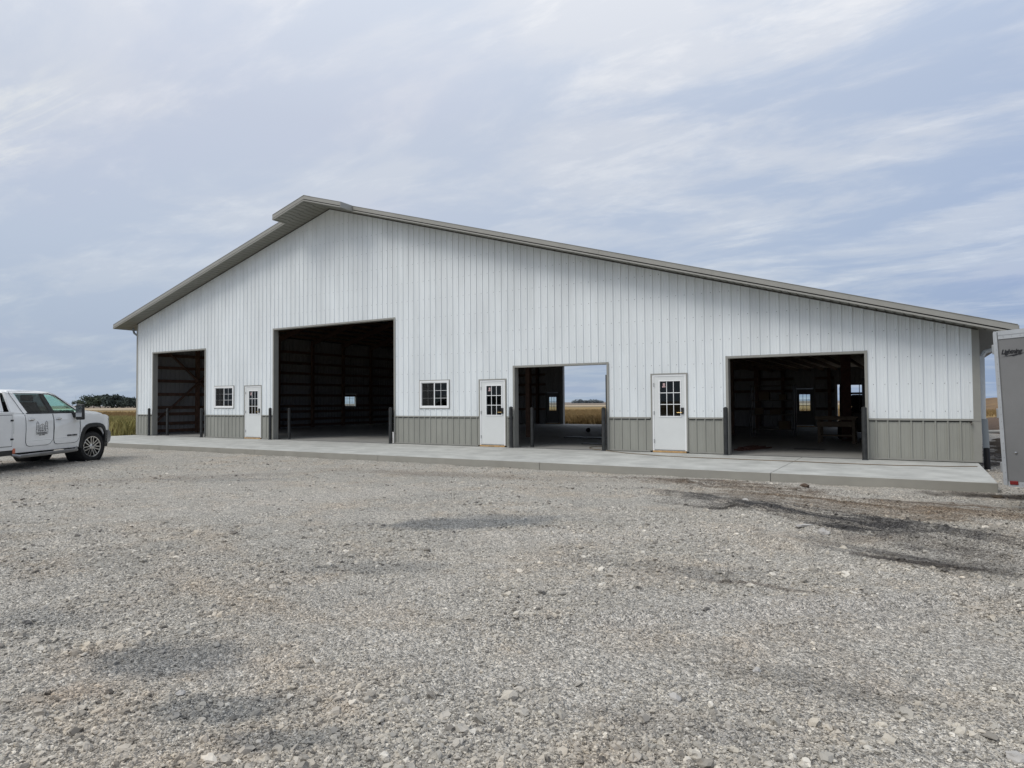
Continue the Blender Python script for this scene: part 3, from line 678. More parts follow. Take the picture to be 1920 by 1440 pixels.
panels('siding_panel', XL, XR, 1.01, PB, 0, roofz, BO, wall_side_m, flip=True, brk=(AX,))
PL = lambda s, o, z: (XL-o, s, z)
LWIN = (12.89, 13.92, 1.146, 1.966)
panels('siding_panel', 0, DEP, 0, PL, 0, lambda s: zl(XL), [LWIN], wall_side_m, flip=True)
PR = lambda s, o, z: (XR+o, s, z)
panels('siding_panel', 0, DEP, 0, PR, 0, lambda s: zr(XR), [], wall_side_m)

# corner trims
mb = MB()
mb.box(XR-.115, XR+.022, -.024, -.020, .9, zr(XR)-.01); mb.box(XR+.018, XR+.022, -.020, .12, .9, zr(XR)-.01); B(mb.build('corner_trim', trim_m))
mb = MB(); mb.box(XR-.115, XR+.026, -.026, -.021, .02, .9); mb.box(XR+.022, XR+.026, -.021, .12, .02, .9); B(mb.build('corner_trim', trim_m))
mb = MB(); mb.box(XL-.022, XL+.10, -.024, -.020, .02, zl(XL)-.01); mb.box(XL-.022, XL-.018, -.020, .12, .02, zl(XL)-.01); B(mb.build('corner_trim', trim_m))
# wainscot cap and base trim, cut at every opening
def gaps(lo, hi, ops):
    out = []; x = lo
    for a, b in sorted(ops):
        if a > x: out.append((x, a))
        x = max(x, b)
    if x < hi: out.append((x, hi))
    return out
low = [(a-.055, b+.055) for a, b, c, d in GO+DO]
for a, b in gaps(XL+.1, XR+.024, low):
    mb = MB(); mb.box(a, b, -.030, -.002, .922, .936); mb.box(a, b, -.034, -.026, .893, .922); B(mb.build('wainscot_trim', trim_m))
    mb = MB(); mb.box(a, b, -.012, -.001, .868, .893); B(mb.build('dark_strip', dark_void))  # dark strip below the wainscot cap
    mb = MB(); mb.box(a, b, -.034, -.001, .012, .045); B(mb.build('base_trim', trim_m))
    mb = MB(); mb.box(a, b, -.020, .06, 0.002, .012); B(mb.build('dark_strip', dark_void))  # dark strip below the base trim
# bay jambs and heads
for a, b, c, d in GO:
    for x, s in ((a, -1), (b, 1)):
        mb = MB(); mb.box(min(x, x-s*.012), max(x, x-s*.012), -.027, .20, .004, d-.012); mb.box(min(x, x+s*.05), max(x, x+s*.05), -.027, -.021, .004, d+.05)
        B(mb.build('bay_jamb', trim_m))
        mb = MB(); mb.box(min(x+s*.002, x+s*.05), max(x+s*.002, x+s*.05), .002, .16, .004, d); B(mb.build('jamb_post', wood_m))
    mb = MB(); mb.box(a, b, -.027, .20, d-.012, d); mb.box(a-.0, b+.0, -.028, -.021, d, d+.045); B(mb.build('bay_header', trim_m))
    mb = MB(); mb.box(a, b, -.03, .025, .0, .0045); B(mb.build('threshold_joint', seam_m))
for a, b, c, d in (BO[0], BO[3]):
    for x, s in ((a, -1), (b, 1)):
        mb = MB(); mb.box(min(x, x-s*.1), max(x, x-s*.1), DEP-.2, DEP+.03, 0, d); B(mb.build('bay_jamb', trim_m))
    mb = MB(); mb.box(a+.1, b-.1, DEP-.2, DEP+.03, d-.05, d); B(mb.build('bay_header', trim_m))

# screws along the girt lines
sm = MB()
for z in np.arange(1.10, 8.3, .61):
    k = 0; x = 1.01-.04
    while x > XL+.2:
        if z < roofz(x)-.1 and not any(a-.05 < x < b+.05 and c-.05 < z < d+.05 for a, b, c, d in front):
            y = -.006; r_ = .009
            pts = [(x+r_*math.cos(t), y, z+r_*math.sin(t)) for t in np.arange(6)*math.pi/3]
            sm.quad(*pts)
            sm.quad(*[(p[0], -.0005, p[2]) for p in pts])
        x -= PITCH
so = B(sm.build('screw_heads', mat('screw', (0.22, 0.235, 0.24), .5, metal=.3, var=.2))); so['kind'] = 'stuff'

# roof: steel sheets, fascias, soffits
def zone(x): return roofz(x)
E1, E2 = 0.66, 1.22
XEL, XER = -31.17, 1.76; PX0, PX1 = -19.78, -16.42
TOPZ = .155
ny = 26; ys = np.linspace(-E1, DEP+E1, ny+1)
for side, (xa, xb) in enumerate(((XEL, AX), (AX, XER))):
    for a, b in zip(ys, ys[1:]):
        mb = MB(); mb.keep = True
        pr = []
        for k in range(4):
            y0 = a+(b-a)*k/4; w_ = (b-a)/4; pr += [(y0+w_*.35, 0), (y0+w_*.42, .02), (y0+w_*.58, .02), (y0+w_*.65, 0)]
        pr = [(a, 0)]+pr+[(b, 0)]
        for (p, o), (q_, o2) in zip(pr, pr[1:]):
            mb.quad((xa, p, zone(xa)+TOPZ+o), (xb, p, zone(xb)+TOPZ+o), (xb, q_, zone(xb)+TOPZ+o2), (xa, q_, zone(xa)+TOPZ+o2))
        B(mb.build('roof_panel', roof_m if side == 0 else roof_m2))
    # prow sheets
    pa, pb = (PX0, AX) if side == 0 else (AX, PX1)
    mb = MB(); mb.box(0, 1, 0, 1, 0, 1); mb.v = [(pa+(pb-pa)*x, -E2+(E2-E1)*y, zone(pa+(pb-pa)*x)+TOPZ-.006+.008*z) for x, y, z in mb.v]; B(mb.build('roof_panel', roof_m))
rc = MB()
for yy0, yy1 in ((-E2-.02, DEP+E1),):
    for s in (-1, 1):
        xa, xb = AX, AX+s*.3; rc.hexa([(x, y, zone(x)+TOPZ+.022+k) for k in (0, .006) for y in (yy0, yy1) for x in (xa, xb)])
B(rc.build('ridge_cap', fascia_m))
def slope_box(xa, xb, ya, yb, za, zb_):
    c = [(x, y, roofz(x)+z) for z in (za, zb_) for y in (ya, yb) for x in (xa, xb)]
    return c
def fascia_run(xa, xb, y):
    n = max(1, round(abs(xb-xa)/3.2)); xs = np.linspace(xa, xb, n+1)
    for a, b in zip(xs, xs[1:]):
        g = .003*np.sign(b-a) if abs(b-a) > 1 else 0
        mb = MB(); mb.hexa(slope_box(a, b-g, y-.018, y, .044, TOPZ+.012)); mb.hexa(slope_box(a, b-g, y-.030, y+.02, TOPZ+.012, TOPZ+.020))
        B(mb.build('fascia_trim', fascia_m))
        mb = MB(); mb.hexa(slope_box(a, b-g, y-.034, y+.01, -.022, .014)); B(mb.build('soffit_channel', fascia_m))
    mb = MB(); mb.hexa(slope_box(xa, xb, y-.002, y+.010, .012, .046)); B(mb.build('shadow_gap', dark_void))  # near-black strip: the shade of the recess painted in
eps = 1e-4
fascia_run(XEL, PX0, -E1); fascia_run(PX1, XER, -E1)
fascia_run(PX0, AX-eps, -E2); fascia_run(AX+eps, PX1, -E2)
for x in (PX0, PX1):      # returns of the prow
    s = -1 if x == PX0 else 1
    mb = MB(); mb.hexa([(x+s*dx_, y, roofz(x)+z) for z in (-.018, TOPZ+.02) for y in (-E2-.018, -E1-.002) for dx_ in (0, .016)]); B(mb.build('fascia_trim', fascia_m))
for x, s in ((XEL, -1), (XER, 1)):      # eave fascia and gutter
    mb = MB(); mb.hexa([(x+s*dx_, y, roofz(x)+z) for z in (-.02, TOPZ+.0) for y in (-E1-.018, DEP+E1) for dx_ in (0, .016)]); B(mb.build('fascia_trim', fascia_m))
    gy0, gy1 = -E1+.05, DEP+E1; z0 = roofz(x)+.0
    g = MB(); pr = [(0.018, .10), (.018, 0.0), (.10, 0.0), (.125, .06), (.125, .105), (.115, .105), (.115, .065), (.092, .01), (.026, .01), (.026, .10)]
    for p, q_ in zip(pr, pr[1:]): g.quad((x+s*p[0], gy0, z0+p[1]), (x+s*q_[0], gy0, z0+q_[1]), (x+s*q_[0], gy1, z0+q_[1]), (x+s*p[0], gy1, z0+p[1]))
    B(g.build('gutter', fascia_m))
def soffit_run(xa, xb, ya, yb, step=4*PITCH):
    n = max(1, math.ceil((xb-xa)/step-1e-6)); 
    for i in range(n):
        a = xa+i*step; b = min(xb, a+step); mb = MB(); xs = [(a, 0)]
        x = math.floor((a-xa)/(PITCH*.75))*(PITCH*.75)+xa
        x = xa+math.ceil((a-xa)/(PITCH*.8)-1e-6)*PITCH*.8
        while x < b-.05:
            for p in ((x+.02, 0), (x+.028, .016), (x+.058, .016), (x+.066, 0)):
                if a < p[0] < b: xs.append(p)
            x += PITCH*.8
        xs.append((b, xs[-1][1])); mb.keep = True
        for (p, o), (q_, o2) in zip(xs, xs[1:]):
            if q_-p < 1e-6: continue
            mb.quad((p, ya, roofz(p)+o+.001), (p, yb, roofz(p)+o+.001), (q_, yb, roofz(q_)+o2+.001), (q_, ya, roofz(q_)+o2+.001))
        B(mb.build('soffit_panel', soffit_m))
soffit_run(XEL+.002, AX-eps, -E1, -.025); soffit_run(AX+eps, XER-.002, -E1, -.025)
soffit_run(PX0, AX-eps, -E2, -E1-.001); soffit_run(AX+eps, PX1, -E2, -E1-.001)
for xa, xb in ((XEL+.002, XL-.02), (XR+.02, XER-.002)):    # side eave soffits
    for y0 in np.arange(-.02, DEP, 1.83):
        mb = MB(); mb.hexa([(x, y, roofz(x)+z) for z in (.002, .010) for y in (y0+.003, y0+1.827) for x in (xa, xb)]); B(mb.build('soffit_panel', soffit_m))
# dark strip painted in as shade along the wall-soffit joint
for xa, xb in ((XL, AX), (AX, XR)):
    mb = MB(); mb.hexa(slope_box(xa, xb, -.032, -.0225, -.03, -.001)); B(mb.build('dark_strip', mat('shadow_strip', (.07, .07, .065), .8, var=.1)))

# inner framing
def frame_box(name, *a): mb = MB(); mb.box(*a); return B(mb.build(name, wood_m))
for y in [.47+2.45*k for k in range(8)]:
    frame_box('wall_post', XL+.06, XL+.20, y-.08, y+.08, 0, zl(XL)-.02)
    frame_box('wall_post', XR-.2, XR-.06, y-.08, y+.08, 0, zr(XR)-.02)
for z in (.14, .48, .92, 1.23, 1.85, 2.48, 3.10, 3.68, 4.3):
    if z in (1.23, 1.85): spans = ((0, LWIN[0]-.05), (LWIN[1]+.05, DEP)) if z == 1.23 else ((0, DEP),)
    else: spans = ((0, DEP),)
    for a, b in spans: frame_box('girt', XL+.005, XL+.05, a, b, z-.07, z+.07)
for s in (-1, 1):
    mb = MB(); mb.beam((XL+.24, 2.92-2.35, 2.46-s*2.05), (XL+.24, 2.92+2.2, 2.46+s*1.92), .05, .14, up=(1, 0, 0)); B(mb.build('brace', wood_m))
for a, b in gaps(XL, XR, [(o[0]-.05, o[1]+.05) for o in BO]):
    for z in (.92, 1.85, 2.48, 3.1): 
        if (b-a) > .5: frame_box('girt', a, b, DEP-.05, DEP-.005, z-.07, z+.07)
for x in (-28, -25.5, -23, -20.6, -14.5, -12, -9.6, -7.2, -6, -3.8):
    frame_box('wall_post', x-.08, x+.08, DEP-.2, DEP-.06, 0, roofz(x)-.05)
for x, y in ((-13.0, 5.4), (-13, 15.2), (-6.4, 5.4), (-6.4, 10.3), (-6.4, 15.2)):
    frame_box('wall_post', x-.09, x+.09, y-.09, y+.09, 0, roofz(x)-.3)
for y in [.47+2.45*k for k in range(8)]:       # rafters along the slopes
    for xa, xb in ((XL+.06, AX-eps), (AX+eps, -6.5)):
        mb = MB(); mb.hexa([(x, yy, roofz(x)+z) for z in (-.30, -.035) for yy in (y-.04, y+.04) for x in (xa, xb)]); B(mb.build('rafter', wood_m))
purl_m = mat('purlin_wood', (0.20, 0.125, 0.08), 0.8, var=0.3, vscale=5)
for xa, xb in ((XL+.3, AX-.1), (AX+.3, XR-.1)):
    for x in np.arange(xa, xb, .61):
        mb = MB(); mb.hexa([(xx, yy, roofz(xx)+z) for z in (-.033, .105) for yy in (.02, DEP-.02) for xx in (x-.02, x+.02)]); B(mb.build('purlin', purl_m))
# low flat ceiling on the right-hand side: boards between joists
ceil_m = mat('ceiling_board', (0.62, 0.53, 0.42), 0.8, var=0.2, vscale=2)
for k, y in enumerate(np.arange(.3, DEP-.4, 1.22)):
    mb = MB(); mb.box(-7.2, .42, y, y+1.215, 2.985, 3.0); B(mb.build('ceiling_panel', ceil_m))
for x in np.arange(-7.1, .45, .61):
    mb = MB(); mb.box(x-.02, x+.02, .25, DEP-.06, 2.845, 2.984); B(mb.build('ceiling_joist', purl_m))
# floor slab
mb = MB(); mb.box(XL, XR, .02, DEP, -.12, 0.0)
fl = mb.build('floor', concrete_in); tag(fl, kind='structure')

# man doors and windows
def man_door(x0, x1, zt, y, front_side=True, lite=None, handle_right=True, sticker=False):
    f = -1 if front_side else 1          # outward direction in y
    lx0, lx1, lz0, lz1 = lite
    def bx(mb, a, b, o0, o1, z0, z1):
        p, q_ = sorted((y+f*o0, y+f*o1)); mb.box(a, b, p, q_, z0, z1)
    mb = MB(); a, b = x0+.055, x1-.055; zb, zz = .075, zt-.05
    for r_ in ((a, lx0, zb, zz), (lx1, b, zb, zz), (lx0, lx1, zb, lz0), (lx0, lx1, lz1, zz)): bx(mb, r_[0], r_[1], -.03, .012, r_[2], r_[3])
    d = B(mb.build('door', door_m if front_side else unlit_door_m))
    def sub(o): return attach(o, bld) if False else setattr(o, 'parent', d) or o
    mb = MB()
    for r_ in ((x0+.008, x0+.052, .05, zt), (x1-.052, x1-.008, .05, zt), (x0+.052, x1-.052, zt-.047, zt)): bx(mb, r_[0], r_[1], -.10, .022, r_[2], r_[3])
    sub(mb.build('door_frame', vinyl if front_side else unlit_door_m))
    mb = MB()
    for r_ in ((x0-.03, x0+.008, .05, zt+.03), (x1-.008, x1+.03, .05, zt+.03), (x0+.008, x1-.008, zt, zt+.03)): bx(mb, r_[0], r_[1], -.02, .034, r_[2], r_[3])
    sub(mb.build('door_trim', trim_m))
    mb = MB(); bx(mb, x0+.02, x1-.02, -.10, .05, .004, .05); sub(mb.build('threshold', newwood_m))
    mb = MB(); bx(mb, x0+.055, x1-.055, -.06, .03, .05, .068); sub(mb.build('sill', steel_gray))
    w_ = .028; mb = MB()
    for r_ in ((lx0-w_, lx0, lz0-w_, lz1+w_), (lx1, lx1+w_, lz0-w_, lz1+w_), (lx0, lx1, lz0-w_, lz0), (lx0, lx1, lz1, lz1+w_)): bx(mb, r_[0], r_[1], .0125, .024, r_[2], r_[3])
    for k in (1, 2):
        xx = lx0+(lx1-lx0)*k/3; bx(mb, xx-.008, xx+.008, -.012, .010, lz0, lz1)
        zz_ = lz0+(lz1-lz0)*k/3; bx(mb, lx0, lx1, -.0118, .0102, zz_-.009, zz_+.009)
    sub(mb.build('lite_frame', vinyl if front_side else unlit_door_m))
    for i in range(3):
        for j in range(3):
            mb = MB(); p0 = lx0+(lx1-lx0)*i/3+.0095; p1 = lx0+(lx1-lx0)*(i+1)/3-.0095; q0 = lz0+(lz1-lz0)*j/3+.0095; q1 = lz0+(lz1-lz0)*(j+1)/3-.0095
            bx(mb, p0, p1, -.003, .003, q0, q1); sub(mb.build('pane', pane_m if front_side else pane_clear))
    hx = x1-.115 if handle_right else x0+.115; s = -1 if handle_right else 1
    mb = MB(); bx(mb, hx-.038, hx+.038, .0125, .038, 1.02, 1.19); sub(mb.build('keypad_lock', black_m, bevel=.006))
    mb = MB(); mb.tube([(hx, y+f*.038, 1.06), (hx, y+f*.075, 1.06), (hx+s*.13, y+f*.075, 1.06)], .010, 8); sub(mb.build('lever', brass if front_side else black_m, smooth=True))
    for z in (.3, 1.05, 1.8):
        mb = MB(); hx2 = x0+.054 if handle_right else x1-.054; bx(mb, hx2-.010, hx2+.010, .0215, .03, z-.05, z+.05); sub(mb.build('hinge', steel_gray))
    if sticker:
        mb = MB(); bx(mb, lx0+.06, lx0+.15, .004, .005, lz1-.16, lz1-.13); bx(mb, lx0+.08, lx0+.14, .004, .005, lz1-.12, lz1-.05)
        sub(mb.build('sticker', mat('sticker_paper', (0.55, 0.38, 0.38), .6, var=.3, vscale=60)))
    return d
man_door(*DO[0][:2], DO[0][3], 0, True, (-22.62, -22.10, .98, 1.87), sticker=True)
man_door(*DO[1][:2], DO[1][3], 0, True, (-11.42, -10.88, .98, 1.87), sticker=True)
man_door(*DO[2][:2], DO[2][3], 0, True, (-5.89, -5.34, .97, 1.89), sticker=True)
man_door(-20.03, -19.1, 2.0, DEP, False, (-19.82, -19.31, .83, 1.67))
man_door(-5.44, -4.51, 2.0, DEP, False, (-5.23, -4.72, .82, 1.66))
def window(P, s0, s1, z0, z1, pm):
    """slider: white frame, two sashes, grille 2 by 3 in each; P maps (s, outward, z)"""
    def bx(mb, a, b, o0, o1, c, d): mb.hexa([P(s_, o, z) for z in (c, d) for o in (o0, o1) for s_ in (a, b)])
    fw = .055; mb = MB()
    for r_ in ((s0, s0+fw, z0, z1), (s1-fw, s1, z0, z1), (s0+fw, s1-fw, z0, z0+fw), (s0+fw, s1-fw, z1-fw, z1)): bx(mb, r_[0], r_[1], -.06, .034, r_[2], r_[3])
    w = B(mb.build('window', vinyl))
    def sub(o): o.parent = w; return o
    mb = MB()
    for r_ in ((s0-.02, s0, z0-.02, z1+.025), (s1, s1+.02, z0-.02, z1+.025), (s0, s1, z1, z1+.025), (s0, s1, z0-.02, z0)): bx(mb, r_[0], r_[1], -.005, .026, r_[2], r_[3])
    sub(mb.build('window_trim', trim_m))
    mid = (s0+s1)/2
    for k, (a, b, o) in enumerate(((s0+fw, mid, .0), (mid, s1-fw, .014))):
        mb = MB(); sw = .024
        for r_ in ((a, a+sw, z0+fw, z1-fw), (b-sw, b, z0+fw, z1-fw), (a+sw, b-sw, z0+fw, z0+fw+sw), (a+sw, b-sw, z1-fw-sw, z1-fw)): bx(mb, r_[0], r_[1], o-.012, o+.012, r_[2], r_[3])
        sub(mb.build('sash', vinyl))
        if k == 0 and pm is pane_m:
            mb = MB(); bx(mb, a+sw, b-sw, o+.0125, o+.0135, z0+fw+sw, z1-fw-sw); sub(mb.build('insect_screen', screen_m))
        A_, B_, C_, D_ = a+sw, b-sw, z0+fw+sw, z1-fw-sw
        mb = MB(); bx(mb, A_, B_, o-.002, o+.002, C_, D_); sub(mb.build('pane', pm))
        mb = MB(); xx = (A_+B_)/2; bx(mb, xx-.005, xx+.005, o+.0035, o+.008, C_, D_)
        for j in (1, 2): zz_ = C_+(D_-C_)*j/3; bx(mb, A_, B_, o+.0037, o+.0078, zz_-.005, zz_+.005)
        sub(mb.build('grille', vinyl))
    return w
window(PF, *WO[0], pane_m); window(PF, *WO[1], pane_m)
window(PL, *LWIN, pane_clear)
# overhead track beside the third bay, hose tap by the corner
mb = MB(); mb.box(-7.56, -7.46, .24, .34, 0, 2.12); B(mb.build('door_track', black_m))
mb = MB(); mb.tube([(.96, -.02, .86), (.96, -.09, .86), (.98, -.12, .81)], .012, 8); mb.lathe([(0, 0), (.03, 0), (.03, .01), (0, .01)], (.96, -.09, .885), (0, 0, 1), 10)
B(mb.build('hose_tap', mat('tap_metal', (.08, .07, .06), .4, metal=.6, var=.3), smooth=True))
# downspouts
def spout(pts, w, h, m, name='downspout'):
    mb = MB()
    for a, b in zip(pts, pts[1:]): mb.beam(a, b, w, h, up=(0, 1, 0.01))
    o = mb.build(name, m); return B(o)
spout([(XR+.085, .30, 2.30), (XR+.085, .30, .93)], .085, .07, downspout_m)
mb = MB(); mb.tube([(XER+.07, .30, 2.70), (XER+.05, .30, 2.60), (XER-.10, .30, 2.50), (XR+.26, .30, 2.42), (XR+.14, .30, 2.38), (XR+.085, .30, 2.29)], .048, 8); B(mb.build('downspout_elbow', downspout_m, smooth=True))
spout([(XR+.10, .30, .93), (XR+.12, .30, .30)], .11, .09, grayspout_m)
mb = MB(); mb.tube([(XR+.12, .30, .31), (XR+.13, .30, -.15)], .06, 10); B(mb.build('drain_pipe', black_m, smooth=True))
mb = MB(); mb.tube([(XEL+.25, .1, zl(XEL)+.05), (XEL+.25, .1, 4.78), (XEL+.32, .1, 4.66), (XL-.10, .1, 4.50), (XL-.07, .1, 4.40)], .045, 8); B(mb.build('downspout_elbow', grayspout_m, smooth=True))
spout([(XL-.07, .1, 4.42), (XL-.07, .1, 0)], .08, .07, grayspout_m)

# ------------------------------------------------------------------ apron
ap = empty('concrete_apron', (-14.6, -2, 0), kind='structure')
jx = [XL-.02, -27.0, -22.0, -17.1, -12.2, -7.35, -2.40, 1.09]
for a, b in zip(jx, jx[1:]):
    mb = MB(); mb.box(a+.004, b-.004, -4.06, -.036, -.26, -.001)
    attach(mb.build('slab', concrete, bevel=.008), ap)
mb = MB(); mb.box(jx[0]+.02, jx[-1]-.02, -4.04, -.04, -.28, -.012); attach(mb.build('joint_filler', seam_m), ap)

# ------------------------------------------------------------------ bollards
def bollard(x, y, label, h=1.21, src=None):
    if src is None:
        t = empty('bollard', (x, y, 0), label=label, cat='bollard', group='dark pipe bollards at the bay edges')
        mb = MB(); mb.tube([(0, 0, 0), (0, 0, h-.02)], .057, 18); mb.build('pipe', dark_pipe, t, smooth=True)
        mb = MB(); mb.lathe([(0, .028), (.03, .022), (.054, .0)], (0, 0, h-.02), (0, 0, 1), 18); mb.build('cap', dark_pipe, t, smooth=True)
        mb = MB(); mb.lathe([(.058, 0), (.066, 0), (.066, .012), (.058, .016)], (0, 0, .0), (0, 0, 1), 18); mb.build('base_ring', seam_m, t)
        return t
    t = src.copy(); sc.collection.objects.link(t); t.location = (x, y, 0); t['label'] = label; t.scale = (1, 1, h/1.21)
    for c in src.children:
        d = c.copy(); sc.collection.objects.link(d); d.parent = t
    return t
b0 = bollard(-29.2, -.15, 'dark pipe bollard in front of the left edge of the leftmost bay')
for x, y, L_, h in ((-28.62, .34, 'dark pipe bollard just inside the leftmost bay', 1.2), (-25.48, -.13, 'dark pipe bollard at the right edge of the leftmost bay', 1.2),
                    (-21.21, -.15, 'dark pipe bollard left of the tall bay, beside the first door', 1.21), (-20.72, .34, 'dark pipe bollard just inside the left of the tall bay', 1.2),
                    (-15.21, -.13, 'dark pipe bollard at the right edge of the tall bay, white bucket behind it', 1.22),
                    (-10.47, -.13, 'dark pipe bollard between the middle door and the bay with the view through', 1.23), (-10.02, .36, 'dark pipe bollard just inside the left of the see-through bay', 1.2),
                    (-7.47, -.13, 'dark pipe bollard at the right edge of the see-through bay', 1.2), (-4.145, -.17, 'dark pipe bollard at the left edge of the rightmost bay', 1.2),
                    (-1.045, -.25, 'dark pipe bollard at the right edge of the rightmost bay', 1.2)):
    bollard(x, y, L_, h, b0)

# bucket behind the bollard
bk = empty('bucket', (-15.32, .32, 0), label='white plastic bucket behind the bollard of the tall bay', cat='bucket')
mb = MB(); mb.lathe([(0, 0), (.13, 0), (.148, .34), (.156, .345), (.156, .37), (.146, .37), (.143, .35), (.12, .03), (0, .03)], (0, 0, 0.003), (0, 0, 1), 24); mb.build('pail', mat('white_plastic', (.75, .75, .76), .4, var=.08, vscale=8), bk, smooth=True)
mb = MB(); mb.tube([(-.157, 0, .33), (-.15, -.07, .22), (0, -.165, .14), (.15, -.07, .22), (.157, 0, .33)], .003, 5); mb.build('handle', steel_gray, bk)

# extension cord along the apron
cp = [(-7.52, 1.4), (-7.95, 1.55), (-8.35, 1.3), (-8.3, .75), (-7.95, .25), (-7.3, -.2), (-6.44, -.82), (-5.15, -1.27), (-3.7, -1.38), (-2.25, -1.42), (-.79, -1.5), (.35, -1.3), (1.0, -1.05)]
def crom(pts, n=8):
    out = []
    for i in range(len(pts)-1):
        p = [np.array(pts[max(0, min(len(pts)-1, i+k))]) for k in (-1, 0, 1, 2)]
        for j in range(n):
            t = j/n; out.append(.5*((2*p[1])+(-p[0]+p[2])*t+(2*p[0]-5*p[1]+4*p[2]-p[3])*t*t+(-p[0]+3*p[1]-3*p[2]+p[3])*t**3))
    out.append(np.array(pts[-1])); return out
mb = MB(); mb.tube([(p[0], p[1]+.015*math.sin(i*.9), .010) for i, p in enumerate(crom(cp))], .009, 6)
tag(mb.build('extension_cord', mat('cord_rubber', (.17, .125, .075), .6, var=.2), smooth=True), 'thin tan cord lying along the apron from the see-through bay to the right corner', 'cord')
# ------------------------------------------------------------------ service truck (x forward, y left, z up, origin on the ground under the front axle)
ta = R(30.04); tF = np.array([-math.sin(ta), math.cos(ta)]); tL = np.array([-math.cos(ta), -math.sin(ta)])
to = np.array([-19.85, -7.30])+tL*.96
trk = empty('service_truck', (to[0], to[1], -0.205), label='white crew cab service truck parked at the left edge, front wheel turned out', cat='truck')
trk.rotation_euler = (0, 0, R(90)+ta)
def yw(x, z):
    if z <= 1.38:
        y = np.interp(z, [.42, .60, .80, 1.0, 1.22, 1.30, 1.38], [.945, .975, .99, 1.0, .99, .975, .945])
    else: y = np.interp(z, [1.38, 1.5, 1.7, 1.86, 1.93, 1.99], [.945, .905, .83, .765, .71, .50])
    return float(y-np.interp(x, [.35, .6, .8, .92, 1.0], [0, .02, .08, .18, .32]))
def prism(outline, cutz=(), cutx=(), bev=0.0, yf=None, half=None):
    bm = bmesh.new(); n = len(outline)
    A_ = [bm.verts.new((x, -1, z)) for x, z in outline]; B_ = [bm.verts.new((x, 1, z)) for x, z in outline]
    bm.faces.new(A_); bm.faces.new(list(reversed(B_)))
    for i in range(n): bm.faces.new((A_[(i+1) % n], A_[i], B_[i], B_[(i+1) % n]))
    for z in cutz: bmesh.ops.bisect_plane(bm, geom=bm.verts[:]+bm.edges[:]+bm.faces[:], plane_co=(0, 0, z), plane_no=(0, 0, 1))
    for x in cutx: bmesh.ops.bisect_plane(bm, geom=bm.verts[:]+bm.edges[:]+bm.faces[:], plane_co=(x, 0, 0), plane_no=(1, 0, 0))
    for y in (-.6, 0, .6): bmesh.ops.bisect_plane(bm, geom=bm.verts[:]+bm.edges[:]+bm.faces[:], plane_co=(0, y, 0), plane_no=(0, 1, 0))
    f = yf or yw
    for v in bm.verts: v.co.y *= (f(v.co.x, v.co.z) if half is None else half)
    bmesh.ops.recalc_face_normals(bm, faces=bm.faces)
    bmesh.ops.triangulate(bm, faces=[f_ for f_ in bm.faces if len(f_.verts) > 4])
    return bm
def link_bm(bm, name, m, parent, smooth=True, bevel=0.0, ang=32):
    if bevel:
        bmesh.ops.bevel(bm, geom=[e for e in bm.edges if len(e.link_faces) == 2 and e.calc_face_angle(0) > .9], offset=bevel, segments=2, affect='EDGES')
    me = bpy.data.meshes.new(name); bm.to_mesh(me); bm.free()
    if smooth: me.shade_smooth(); me.set_sharp_from_angle(angle=R(ang))
    me.materials.append(m); o = bpy.data.objects.new(name, me); sc.collection.objects.link(o); o.parent = parent; return o
WB = -4.04
arc = [(0+.53*math.cos(t), .44+.565*math.sin(t)) for t in np.linspace(math.pi+.02, .0-.02, 15)]
outl = [(-3.0, .50), (-.60, .47)]+[(x, max(z, .46)) for x, z in arc]+[(.64, .52), (.84, .60), (.93, .80), (.945, 1.0), (.92, 1.16), (.84, 1.25), (.55, 1.30), (.0, 1.345), (-.42, 1.375), (-1.0, 1.38), (-3.0, 1.38), (-3.0, .9)]
body = link_bm(prism(outl, (.6, .7, .8, .9, 1.0, 1.1, 1.22, 1.30), (-2.4, -1.7, -1.0, .35, .6, .7, .8, .88)), 'body', paint_w, trk, bevel=.018)
# hood with its raised centre
hb = prism([(-.50, 1.37), (.55, 1.30), (.86, 1.235), (.88, 1.29), (.80, 1.36), (.55, 1.41), (.1, 1.445), (-.50, 1.46)], (), (-.2, .1, .35, .6, .75), half=.70)
for v in hb.verts:
    if abs(v.co.y) > .65 and v.co.z > 1.27: v.co.z -= .028
link_bm(hb, 'hood', paint_w, trk, bevel=.012)
# cab: roof, pillars, glass
gy_ = lambda x, z: yw(-1, z)
def side_poly(name, pts, m, d0=0.0, d1=-.05, sides=(-1, 1), parent=trk, smooth=False):
    """panel lying on the cab side, given as (x, z) outline; d = distance proud of the side surface"""
    out = []
    for s in sides:
        mb = MB(); a = [(x, s*(yw(x, z)+d0), z) for x, z in pts]; b = [(x, s*(yw(x, z)+d1), z) for x, z in pts]
        i = len(mb.v); n = len(pts); mb.v += a+b; mb.f.append(tuple(range(n))); mb.f.append(tuple(range(2*n-1, n-1, -1)))
        for k in range(n): mb.f.append((k, k+n, (k+1) % n+n, (k+1) % n))
        out.append(mb.build(name, m, parent, smooth=smooth))
    return out
roof = prism([(-1.30, 1.885), (-1.50, 1.935), (-1.85, 1.965), (-2.4, 1.97), (-2.86, 1.95), (-2.98, 1.90), (-2.9, 1.89), (-1.8, 1.91), (-1.45, 1.88)], (), (-2.4, -2.1, -1.7), half=.70)
for v in roof.verts:
    if abs(v.co.y) > .65: v.co.z -= .035
link_bm(roof, 'roof', paint_w, trk, bevel=.015)
side_poly('pillar', [(-.40, 1.375), (-.62, 1.475), (-1.30, 1.86), (-1.46, 1.915), (-1.56, 1.90), (-1.33, 1.80), (-.70, 1.42), (-.62, 1.375)], paint_w)
